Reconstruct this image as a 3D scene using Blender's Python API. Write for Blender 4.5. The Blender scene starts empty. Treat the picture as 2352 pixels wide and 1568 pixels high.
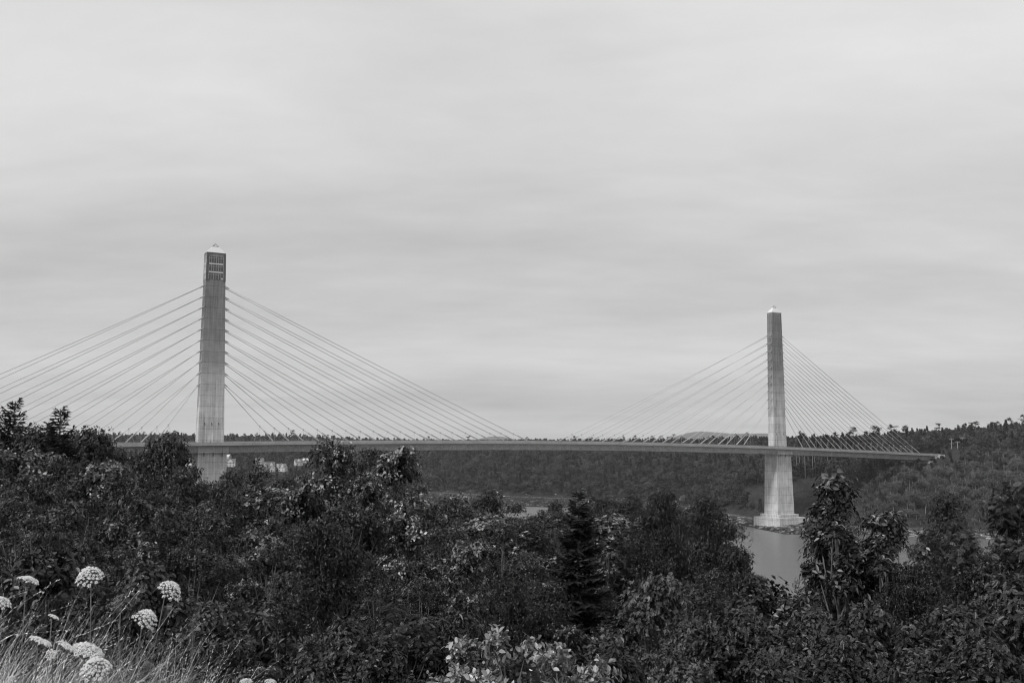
import bpy, math, random
import numpy as np
from mathutils import Vector, Matrix

scene = bpy.context.scene
col = scene.collection
R = math.radians

# ------------------------------------------------------------------ camera, world, sun, exposure
EYE = 54.0                                   # eye height above the river, metres
PITCH = math.atan(226.0 / 2286.7)
cam_d = bpy.data.cameras.new('camera'); cam = bpy.data.objects.new('camera', cam_d); col.objects.link(cam)
cam_d.lens = 35; cam_d.sensor_width = 36; cam_d.clip_start = 0.1; cam_d.clip_end = 30000
cam.location = (0, 0, EYE); cam.rotation_euler = (math.pi / 2 + PITCH, 0, 0)
scene.camera = cam
scene.view_settings.view_transform = 'Standard'; scene.view_settings.look = 'None'
scene.view_settings.exposure = 0.0; scene.view_settings.gamma = 1.0
scene.cycles.pixel_filter_type = 'BLACKMAN_HARRIS'; scene.cycles.filter_width = 1.15
scene.cycles.max_bounces = 5; scene.cycles.diffuse_bounces = 2; scene.cycles.glossy_bounces = 2
scene.cycles.transmission_bounces = 3; scene.cycles.volume_bounces = 0; scene.cycles.transparent_max_bounces = 6

SUN_EL, SUN_AZ = R(42), R(222)               # veiled sun behind the camera's left shoulder
w = bpy.data.worlds.new('World'); scene.world = w; w.use_nodes = True
nt = w.node_tree; nt.nodes.clear()
def N(t, **k):
    n = nt.nodes.new(t)
    for a, b in k.items(): setattr(n, a, b)
    return n
def L(a, b): nt.links.new(a, b)
def math_node(op, a, b=None, clamp=False):
    n = N('ShaderNodeMath', operation=op, use_clamp=clamp)
    for i, v in enumerate((a, b)):
        if v is None: continue
        if isinstance(v, (int, float)): n.inputs[i].default_value = v
        else: L(v, n.inputs[i])
    return n.outputs[0]
sky = N('ShaderNodeTexSky', sky_type='NISHITA', sun_disc=False, sun_elevation=SUN_EL, sun_rotation=SUN_AZ, dust_density=3.0)
bw = N('ShaderNodeRGBToBW'); L(sky.outputs[0], bw.inputs[0])
tc = N('ShaderNodeTexCoord'); sep = N('ShaderNodeSeparateXYZ'); L(tc.outputs['Generated'], sep.inputs[0])
zz = math_node('MAXIMUM', sep.outputs[2], 0.0)
den = math_node('ADD', zz, 0.16)
px_ = math_node('DIVIDE', sep.outputs[0], den); py_ = math_node('DIVIDE', sep.outputs[1], den)
comb = N('ShaderNodeCombineXYZ'); L(px_, comb.inputs[0]); L(py_, comb.inputs[1])
mp = N('ShaderNodeMapping'); L(comb.outputs[0], mp.inputs[0])
mp.inputs['Scale'].default_value = (0.55, 1.0, 1.0); mp.inputs['Rotation'].default_value = (0, 0, R(-14)); mp.inputs['Location'].default_value = (2.3, 1.2, 0)
n1 = N('ShaderNodeTexNoise'); L(mp.outputs[0], n1.inputs[0]); n1.inputs['Scale'].default_value = 0.9; n1.inputs['Detail'].default_value = 5; n1.inputs['Roughness'].default_value = 0.42; n1.inputs['Distortion'].default_value = 0.5
n2 = N('ShaderNodeTexNoise'); L(mp.outputs[0], n2.inputs[0]); n2.inputs['Scale'].default_value = 3.1; n2.inputs['Detail'].default_value = 4; n2.inputs['Roughness'].default_value = 0.5; n2.inputs['Distortion'].default_value = 0.8
n3 = N('ShaderNodeTexNoise'); L(mp.outputs[0], n3.inputs[0]); n3.inputs['Scale'].default_value = 9; n3.inputs['Detail'].default_value = 7; n3.inputs['Roughness'].default_value = 0.6
cl0 = math_node('MULTIPLY', math_node('SUBTRACT', n3.outputs[0], 0.5), 0.85)
cl = math_node('ADD', math_node('MULTIPLY', math_node('SUBTRACT', n1.outputs[0], 0.5), 4.2), math_node('MULTIPLY', math_node('SUBTRACT', n2.outputs[0], 0.5), 1.3))
# cloud radiance (in sky texture units): grey sheet, a little brighter overhead
base = math_node('ADD', 5.65, math_node('MULTIPLY', zz, 5.2))
cloud = math_node('ADD', math_node('ADD', base, cl0), cl)
mix = math_node('ADD', math_node('MULTIPLY', cloud, 0.92), math_node('MULTIPLY', bw.outputs[0], 0.08))
bg = N('ShaderNodeBackground'); bg.inputs[1].default_value = 0.10; L(mix, bg.inputs[0])
wo = N('ShaderNodeOutputWorld'); L(bg.outputs[0], wo.inputs[0])

sd = bpy.data.lights.new('sun', 'SUN'); sd.energy = 2.7; sd.angle = R(9); sd.color = (1, 1, 1)
so = bpy.data.objects.new('sun', sd); col.objects.link(so)
so.rotation_euler = Vector((-0.67 * math.cos(SUN_EL), -0.74 * math.cos(SUN_EL), math.sin(SUN_EL))).to_track_quat('Z', 'Y').to_euler()

# ------------------------------------------------------------------ helpers
CP, SP, F = math.cos(PITCH), math.sin(PITCH), 2286.7
def at(px, py, Y):
    """world point at depth Y seen at (px, py) of a 2352 px wide print"""
    u, v = (px - 1176) / F, (784 - py) / F
    k = Y / (CP - v * SP)
    return Vector((u * k, Y, EYE + (v * CP + SP) * k))
def tag(o, label=None, cat=None, group=None, kind=None):
    for k, v in (('label', label), ('category', cat), ('group', group), ('kind', kind)):
        if v: o[k] = v
    return o
def empty(name, loc, label, cat, group=None, rz=0):
    o = bpy.data.objects.new(name, None); col.objects.link(o); o.location = loc; o.rotation_euler = (0, 0, rz); o.empty_display_size = 0.2
    return tag(o, label, cat, group)
def obj(name, me, parent=None):
    o = bpy.data.objects.new(name, me); col.objects.link(o)
    if parent: o.parent = parent
    return o
def np_mesh(name, V, loops, counts, mats, tone=None, midx=None, smooth=False):
    me = bpy.data.meshes.new(name)
    V = np.asarray(V, np.float32); loops = np.asarray(loops, np.int32); counts = np.asarray(counts, np.int32)
    me.vertices.add(len(V)); me.vertices.foreach_set('co', V.ravel())
    me.loops.add(len(loops)); me.loops.foreach_set('vertex_index', loops)
    me.polygons.add(len(counts))
    st = np.zeros(len(counts), np.int32); st[1:] = np.cumsum(counts)[:-1]
    me.polygons.foreach_set('loop_start', st); me.polygons.foreach_set('loop_total', counts)
    if midx is not None: me.polygons.foreach_set('material_index', np.asarray(midx, np.int32))
    me.polygons.foreach_set('use_smooth', np.full(len(counts), smooth, bool))
    for m in (mats if isinstance(mats, (list, tuple)) else [mats]): me.materials.append(m)
    if tone is not None:
        a = me.attributes.new('tone', 'FLOAT', 'POINT'); a.data.foreach_set('value', np.asarray(tone, np.float32))
    me.update(calc_edges=True); me.validate()
    return me
class MB:
    """collects boxes, prisms, tubes into one mesh"""
    def __init__(s): s.V = []; s.Fc = []; s.M = []; s.n = 0
    def add(s, verts, faces, m=0):
        s.V += [tuple(v) for v in verts]
        for f in faces: s.Fc.append([i + s.n for i in f]); s.M.append(m)
        s.n += len(verts)
    def box(s, x0, x1, y0, y1, z0, z1, m=0):
        s.frust((x0, x1, y0, y1), z0, (x0, x1, y0, y1), z1, m)
    def frust(s, a, z0, b, z1, m=0):
        s.add([(a[0], a[2], z0), (a[1], a[2], z0), (a[1], a[3], z0), (a[0], a[3], z0), (b[0], b[2], z1), (b[1], b[2], z1), (b[1], b[3], z1), (b[0], b[3], z1)],
              [(0, 3, 2, 1), (4, 5, 6, 7), (0, 1, 5, 4), (1, 2, 6, 5), (2, 3, 7, 6), (3, 0, 4, 7)], m)
    def tube(s, pts, rad, k=6, m=0, cap=True):
        pts = [Vector(p) for p in pts]; n = len(pts)
        if not hasattr(rad, '__len__'): rad = [rad] * n
        vs = []
        for i, p in enumerate(pts):
            d = (pts[min(i + 1, n - 1)] - pts[max(i - 1, 0)])
            d = d.normalized() if d.length > 1e-9 else Vector((0, 0, 1))
            a = d.cross(Vector((0, 0, 1)) if abs(d.z) < 0.9 else Vector((1, 0, 0))).normalized(); b = d.cross(a)
            for j in range(k):
                t = 2 * math.pi * j / k
                vs.append(p + (a * math.cos(t) + b * math.sin(t)) * rad[i])
        fs = [(i * k + j, i * k + (j + 1) % k, (i + 1) * k + (j + 1) % k, (i + 1) * k + j) for i in range(n - 1) for j in range(k)]
        if cap: fs += [tuple(range(k - 1, -1, -1)), tuple(range((n - 1) * k, n * k))]
        s.add(vs, fs, m)
    def mesh(s, name, mats, smooth=False):
        loops = [i for f in s.Fc for i in f]
        return np_mesh(name, s.V, loops, [len(f) for f in s.Fc], mats, midx=s.M, smooth=smooth)
    def build(s, name, mats, parent=None, smooth=False): return obj(name, s.mesh(name, mats, smooth), parent)

# ------------------------------------------------------------------ materials
def mat(name, base=0.3, rough=0.7, spec=0.5, metal=0.0):
    global nt
    m = bpy.data.materials.new(name); m.use_nodes = True; nt = m.node_tree
    b = nt.nodes['Principled BSDF']
    b.inputs['Base Color'].default_value = (base, base, base, 1); b.inputs['Roughness'].default_value = rough
    b.inputs['Specular IOR Level'].default_value = spec; b.inputs['Metallic'].default_value = metal
    return m, b
def noise(vec, scale, detail=4, rough=0.55, dist=0.0):
    n = N('ShaderNodeTexNoise'); n.inputs['Scale'].default_value = scale; n.inputs['Detail'].default_value = detail
    n.inputs['Roughness'].default_value = rough; n.inputs['Distortion'].default_value = dist
    if vec is not None: L(vec, n.inputs[0])
    return n.outputs[0]
def mapping(vec, sc=(1, 1, 1), loc=(0, 0, 0)):
    n = N('ShaderNodeMapping'); L(vec, n.inputs[0]); n.inputs['Scale'].default_value = sc; n.inputs['Location'].default_value = loc
    return n.outputs[0]
def ramp(fac, stops):
    n = N('ShaderNodeValToRGB'); L(fac, n.inputs[0]); e = n.color_ramp.elements
    while len(e) < len(stops): e.new(0.5)
    for i, (p, v) in enumerate(stops): e[i].position = p; e[i].color = (v, v, v, 1)
    return n.outputs[0]
def bump(b, h, strength, dist=0.1):
    n = N('ShaderNodeBump'); n.inputs['Strength'].default_value = strength; n.inputs['Distance'].default_value = dist
    L(h, n.inputs['Height']); L(n.outputs[0], b.inputs['Normal'])
def objco(): return N('ShaderNodeTexCoord').outputs['Object']
def geopos(): return N('ShaderNodeNewGeometry').outputs['Position']

def leaf_mat(name, base, var=0.5, rough=0.42, spec=0.42, trans=0.15):
    m, b = mat(name, base, rough, spec)
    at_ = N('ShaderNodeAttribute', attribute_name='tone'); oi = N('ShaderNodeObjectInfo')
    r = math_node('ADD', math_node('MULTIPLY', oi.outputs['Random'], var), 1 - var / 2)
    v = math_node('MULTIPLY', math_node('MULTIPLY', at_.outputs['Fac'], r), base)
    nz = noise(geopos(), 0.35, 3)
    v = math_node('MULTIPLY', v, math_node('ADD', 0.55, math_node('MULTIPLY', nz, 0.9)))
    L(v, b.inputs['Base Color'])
    if trans:
        tr = N('ShaderNodeBsdfTranslucent'); L(v, tr.inputs[0])
        mx = N('ShaderNodeMixShader'); mx.inputs[0].default_value = trans
        L(b.outputs[0], mx.inputs[1]); L(tr.outputs[0], mx.inputs[2])
        L(mx.outputs[0], nt.nodes['Material Output'].inputs[0])
    return m
M = {}
M['oak'] = leaf_mat('oak_leaf', 0.019, 0.9)
M['small'] = leaf_mat('birch_leaf', 0.014, 0.9)
M['dark'] = leaf_mat('dark_leaf', 0.008, 0.9)
M['leafy'] = leaf_mat('elm_leaf', 0.017, 0.2)
M['sapling'] = leaf_mat('sapling_leaf', 0.018, 0.7)
M['maple'] = leaf_mat('maple_leaf', 0.040, 0.3)
M['bright'] = leaf_mat('pale_leaf', 0.14, 0.1, 0.45)
M['ash'] = leaf_mat('ash_leaf', 0.019, 0.3)
M['needle'] = leaf_mat('needle', 0.016, 0.3, 0.6, 0.3, 0.0)
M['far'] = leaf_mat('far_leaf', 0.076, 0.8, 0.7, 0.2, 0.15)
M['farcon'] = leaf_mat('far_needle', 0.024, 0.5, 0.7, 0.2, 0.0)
M['under'] = leaf_mat('undergrowth_leaf', 0.014, 0.0)
M['grass'] = leaf_mat('grass_blade', 0.40, 0.0, 0.55, 0.3)
def bark(name, v):
    m, b = mat(name, v, 0.85, 0.2)
    n = noise(mapping(objco(), (3, 3, 0.8)), 6, 6, 0.6)
    L(ramp(n, [(0.3, v * 0.45), (0.7, v * 1.4)]), b.inputs['Base Color']); bump(b, n, 0.6, 0.02)
    return m
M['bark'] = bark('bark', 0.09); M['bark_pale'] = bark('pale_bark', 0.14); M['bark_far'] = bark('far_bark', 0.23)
M['stem'] = bark('flower_stem', 0.10)
m, b = mat('umbel_white', 0.85, 0.7, 0.3); M['white_flower'] = m
tr = N('ShaderNodeBsdfTranslucent'); tr.inputs[0].default_value = (.7, .7, .7, 1); mx = N('ShaderNodeMixShader'); mx.inputs[0].default_value = .2
L(b.outputs[0], mx.inputs[1]); L(tr.outputs[0], mx.inputs[2]); L(mx.outputs[0], nt.nodes['Material Output'].inputs[0])
M['green_flower'] = mat('umbel_green', 0.20, 0.7, 0.3)[0]

def concrete(name, v, upper=None, lift=4.9, streak=1.0):
    """concrete with pour joints, patchy lifts and rain streaks; `upper` = (z0, z1, factor) weather-darkened top"""
    m, b = mat(name, v, 0.85, 0.25)
    p = objco(); s = N('ShaderNodeSeparateXYZ'); L(p, s.inputs[0]); z = s.outputs[2]
    t = math_node('DIVIDE', z, lift); fr = math_node('FRACT', t); fl = math_node('FLOOR', t)
    joint = math_node('LESS_THAN', fr, 0.06)
    t2 = math_node('FRACT', math_node('DIVIDE', z, lift / 4)); joint2 = math_node('MULTIPLY', math_node('LESS_THAN', t2, 0.08), 0.35)
    cb = N('ShaderNodeCombineXYZ'); L(fl, cb.inputs[2])
    wn = N('ShaderNodeTexWhiteNoise', noise_dimensions='3D'); L(cb.outputs[0], wn.inputs[0])
    big = noise(p, 0.22, 5, 0.6); st = noise(mapping(p, (1.6, 1.6, 0.06)), 1.0, 6, 0.65); fine = noise(p, 2.5, 5, 0.7)
    f = math_node('ADD', 0.80, math_node('MULTIPLY', math_node('SUBTRACT', wn.outputs[0], 0.5), 0.13))
    f = math_node('ADD', f, math_node('MULTIPLY', math_node('SUBTRACT', big, 0.5), 0.7))
    f = math_node('ADD', f, math_node('MULTIPLY', math_node('SUBTRACT', st, 0.5), 0.9 * streak))
    f = math_node('ADD', f, math_node('MULTIPLY', math_node('SUBTRACT', fine, 0.5), 0.35))
    f = math_node('SUBTRACT', f, math_node('MULTIPLY', joint, 0.20)); f = math_node('SUBTRACT', f, math_node('MULTIPLY', joint2, 0.3))
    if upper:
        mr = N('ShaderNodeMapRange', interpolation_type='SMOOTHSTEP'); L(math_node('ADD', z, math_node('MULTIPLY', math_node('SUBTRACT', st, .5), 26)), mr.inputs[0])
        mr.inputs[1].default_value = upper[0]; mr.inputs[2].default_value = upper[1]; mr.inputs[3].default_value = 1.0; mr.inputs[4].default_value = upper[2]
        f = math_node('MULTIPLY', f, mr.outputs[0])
    f = math_node('MULTIPLY', math_node('MAXIMUM', f, 0.12), v)
    L(f, b.inputs['Base Color']); bump(b, fine, 0.25, 0.05)
    return m
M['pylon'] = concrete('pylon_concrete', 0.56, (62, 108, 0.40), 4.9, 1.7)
M['pier'] = concrete('pier_concrete', 0.56, None, 4.9, 1.5)
M['girder'] = concrete('girder_concrete', 0.50, None, 60, 1.6)
M['kerb'] = concrete('parapet_concrete', 0.36, None, 60, 0.5)
M['cable'] = mat('cable_sheath', 0.50, 0.35, 0.5)[0]
M['sleeve'] = mat('cable_sleeve', 0.36, 0.5, 0.5)[0]
M['rail'] = mat('rail_metal', 0.16, 0.5, 0.5, 0.5)[0]
M['road'] = mat('asphalt', 0.12, 0.9)[0]
M['glass'] = mat('window_glass', 0.035, 0.08, 0.8)[0]
M['frame'] = mat('dark_frame', 0.07, 0.5)[0]
M['band'] = mat('light_band', 0.50, 0.6)[0]
M['cap'] = mat('cap_panel', 0.58, 0.35, 0.6)[0]
M['white'] = mat('white_paint', 0.5, 0.6)[0]
M['roof'] = mat('shingle', 0.10, 0.8)[0]
M['pole'] = mat('pole_grey', 0.28, 0.8)[0]

m, b = mat('ground', 0.05, 0.95, 0.1)
p = geopos(); s = N('ShaderNodeSeparateXYZ'); L(p, s.inputs[0])
nz = noise(p, 0.11, 6, 0.6); nf = noise(p, 1.3, 5, 0.65)
zr = math_node('ADD', s.outputs[2], math_node('MULTIPLY', math_node('SUBTRACT', nf, 0.5), 1.4))
shore = ramp(math_node('DIVIDE', zr, 6.0), [(0.0, 0.012), (0.10, 0.022), (0.16, 0.012), (0.24, 0.03), (0.30, 0.018), (0.335, 0.12), (0.36, 0.10), (0.42, 0.04)])
veg = ramp(nz, [(0.35, 0.026), (0.65, 0.050)])
isveg = math_node('GREATER_THAN', zr, 2.7)
v = N('ShaderNodeMix', data_type='RGBA'); L(isveg, v.inputs[0]); L(shore, v.inputs[6]); L(veg, v.inputs[7])
vm = N('ShaderNodeMix', data_type='RGBA', blend_type='MULTIPLY'); vm.inputs[0].default_value = 1; L(v.outputs[2], vm.inputs[6]); L(ramp(nf, [(0.3, 0.45), (0.7, 1.35)]), vm.inputs[7])
L(vm.outputs[2], b.inputs['Base Color']); bump(b, nf, 1.0, 0.8); M['ground'] = m

m, b = mat('river_water', 0.10, 0.26, 0.5)
p = geopos(); h = math_node('ADD', noise(mapping(p, (0.5, 1.0, 1)), 0.9, 5, 0.6), math_node('MULTIPLY', noise(mapping(p, (0.25, 1.0, 1)), 0.06, 3, 0.5), 4.0))
bump(b, h, 0.30, 0.25); b.inputs['IOR'].default_value = 1.33; M['water'] = m

# ------------------------------------------------------------------ terrain
T1 = Vector((-134.16, 444.05)); TH = 0.55272; SPAN = 354.0
def ss(a, b, x): t = np.clip((x - a) / (b - a), 0, 1); return t * t * (3 - 2 * t)
def vnoise(x, y, seed=0):
    r = np.random.RandomState(seed); t = np.zeros_like(x, dtype=float)
    for i in range(5):
        a, ph, q = r.uniform(0, 6.28), r.uniform(0, 6.28), 1.7 ** i
        t += np.sin(x * math.cos(a) * q + y * math.sin(a) * q + ph) / q
    return t / 2.2
PXS = [-800, 0, 400, 700, 970, 1200, 1440, 1600, 1700, 1790, 1900, 2000, 2352, 3200]
SH = [900, 880, 860, 900, 1000, 915, 855, 755, 675, 612, 604, 590, 553, 525]       # depth of the far tide line
FW = [20, 20, 20, 120, 190, 90, 75, 50, 38, 30, 22, 16, 16, 16]                       # width of the tidal flat
HH = [51, 51, 51, 48, 40, 40, 41, 42, 43, 43, 44, 47, 56, 62]                       # plateau height
WW = [800, 800, 700, 600, 420, 330, 300, 270, 250, 210, 190, 190, 215, 240]         # run of the slope
def near_drop(d, u):
    right = np.interp(d, [0, 3.6, 6, 10, 20, 35, 60, 100, 150, 190, 260], [1.6, 1.62, 2.6, 4.0, 7.2, 10.5, 14, 21, 36, 52, 57])
    left = np.interp(d, [0, 3.6, 6, 12, 30, 60, 110, 160, 260, 340, 420, 480, 560], [1.35, 1.3, 2.3, 4.6, 9.5, 15, 22, 24, 17, 10, 14, 40, 57])
    k = ss(-0.05, -0.42, u); return right * (1 - k) + left * k
def ground_h(x, y):
    x = np.asarray(x, float); y = np.asarray(y, float)
    d = np.hypot(x, y); u = x / np.maximum(y, 1.0); px = 1176 + F * u * CP
    near = EYE - near_drop(d, np.clip(np.where(y < 2, np.sign(x) * .5, u), -0.8, 0.8))
    near = near + 0.9 * vnoise(x * .13, y * .13, 3) * ss(8, 30, d)
    sh = np.interp(px, PXS, SH) + 7 * vnoise(px * .02, px * 0 + 1., 5); hh = np.interp(px, PXS, HH); ww = np.interp(px, PXS, WW)
    s = y - sh; t = np.clip((s - 14) / ww, 0, 1)
    fw = np.interp(px, PXS, FW)
    far = np.where(s < 14, np.where(s > 0, 1.6 + .6 * s / 14, np.where(s > -fw, 1.6 * (1 + s / fw), np.maximum(-3, (s + fw) * .1))), 2.2 + (hh - 2.2) * (1 - (1 - t) ** 1.7))
    far = far + 1.6 * vnoise(x * .03, y * .03, 9) * ss(20, 120, s)
    lx = (x - T1.x) * math.cos(TH) + (y - T1.y) * math.sin(TH); ly = -(x - T1.x) * math.sin(TH) + (y - T1.y) * math.cos(TH)
    emb = 43.2 - .6 * np.maximum(0, np.abs(ly) - 9) - .55 * np.maximum(0, 503 - lx) - .25 * np.maximum(0, lx - 620)
    far = np.where(s > 20, np.maximum(far, emb), far)
    far = far - 25 * ss(2500, 5000, y)
    for mp_, mw, mh, my in ((1655, 95, 90, 9800), (1762, 60, 72, 9500), (1140, 60, 78, 10500), (920, 25, 42, 10500), (1330, 30, 52, 10500), (1580, 60, 62, 9600)):
        far = far + mh * np.exp(-((px - mp_) / mw) ** 2) * np.exp(-((y - my) / 900) ** 2)
    return np.where(y > 420, np.maximum(far, np.where(y < 700, near, -50)), near)
n_x, n_y = 420, 620
gx = np.sinh(np.linspace(-7.6, 7.6, n_x)) ; gx = gx / gx.max() * 9000
gy = np.concatenate([np.linspace(-60, 0, 12)[:-1], np.linspace(0, 60, 110)[:-1], np.linspace(60, 520, 110)[:-1], np.linspace(520, 1100, 260)[:-1], np.linspace(1100, 2600, 70)[:-1], np.linspace(2600, 14000, 62)])
# fan-shaped sheet: columns spread with distance so far slopes stay finely divided
un = np.linspace(-1.0, 1.0, 361)
Y2, U2 = np.meshgrid(gy, un, indexing='ij')
X2 = U2 * (np.abs(Y2) * 0.95 + 45)
Z2 = ground_h(X2, Y2)
ny, nx = X2.shape
idx = np.arange(ny * nx).reshape(ny, nx)
q = np.stack([idx[:-1, :-1], idx[:-1, 1:], idx[1:, 1:], idx[1:, :-1]], -1).reshape(-1, 4)
g = obj('ground', np_mesh('ground', np.stack([X2, Y2, Z2], -1).reshape(-1, 3), q.ravel(), np.full(len(q), 4), M['ground'], smooth=True)); tag(g, kind='structure')
mb = MB(); mb.add([(-1500, 100, 0), (1500, 100, 0), (1500, 1500, 0), (-1500, 1500, 0)], [(0, 1, 2, 3)])
tag(mb.build('river', M['water']), kind='structure')
def gz(x, y): return float(ground_h(x, y))

# ------------------------------------------------------------------ the bridge (x along the deck, y across, z above the water)
bridge = empty('cable_stayed_bridge', (T1.x, T1.y, 0), 'long pale concrete cable-stayed bridge with two obelisk pylons spanning the river', 'bridge', rz=TH)
tk = np.array([-170, -100, 0, 90, 177, 270, 354, 450, 500, 540]); zk = np.array([-2.3, -1.3, -.6, .2, .35, -1.5, -4.1, -7.0, -9.0, -10.8])
pc = np.polyfit(tk / 200., zk, 4)
def railz(t): return EYE + float(np.polyval(pc, t / 200.)) - 0.15
X0, X1 = -172.0, 499.0
def sweep(section, x0, x1, step, name, m, parent, flip=False):
    n = max(2, int((x1 - x0) / step)); xs = np.linspace(x0, x1, n + 1); k = len(section); V = []; Fc = []
    for x in xs:
        z = railz(x)
        V += [(x, y, z + dz) for y, dz in section]
    for i in range(n):
        for j in range(k): Fc.append((i * k + j, i * k + (j + 1) % k, (i + 1) * k + (j + 1) % k, (i + 1) * k + j))
    Fc += [tuple(range(k - 1, -1, -1)), tuple(range(n * k, (n + 1) * k))]
    b_ = MB(); b_.add(V, Fc); return b_.build(name, m, parent)
# reference = top of the steel rail; roadway lies 1.25 m lower
sweep([(-8.75, -1.55), (-8.75, -1.95), (-6.3, -2.25), (-5.0, -5.15), (5.0, -5.15), (6.3, -2.25), (8.75, -1.95), (8.75, -1.55)][::-1], X0, X1, 6, 'girder', M['girder'], bridge)
sweep([(-8.3, -1.545), (-8.3, -1.25), (8.3, -1.25), (8.3, -1.545)], X0, X1, 6, 'roadway', M['road'], bridge)
for sy in (-1, 1):
    sec = [(sy * 8.9, -1.97), (sy * 8.9, -0.62), (sy * 8.55, -0.52), (sy * 8.4, -1.24), (sy * 8.753, -1.53), (sy * 8.753, -1.97)]
    sweep(sec[::-1] if sy > 0 else sec, X0, X1, 6, 'parapet', M['kerb'], bridge)
    mb = MB(); x = X0 + 1
    while x < X1:
        z = railz(x); mb.box(x - .14, x + .14, sy * 8.66 - .08, sy * 8.66 + .08, z - .60, z); x += 3.25
    xs = np.arange(X0, X1 + .1, 6.0)
    for dz in (-.07, -.32): mb.tube([(x, sy * 8.66, railz(x) + dz) for x in xs], .055, 5)
    mb.build('railing', M['rail'], bridge)
for a0, a1 in ((X0, -6.2), (6.2, SPAN - 6.2), (SPAN + 6.2, X1)):
    sweep([(-1.3, -1.24), (-1.3, -0.30), (1.3, -0.30), (1.3, -1.24)][::-1], a0, a1, 6, 'median_barrier', M['kerb'], bridge)

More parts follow.
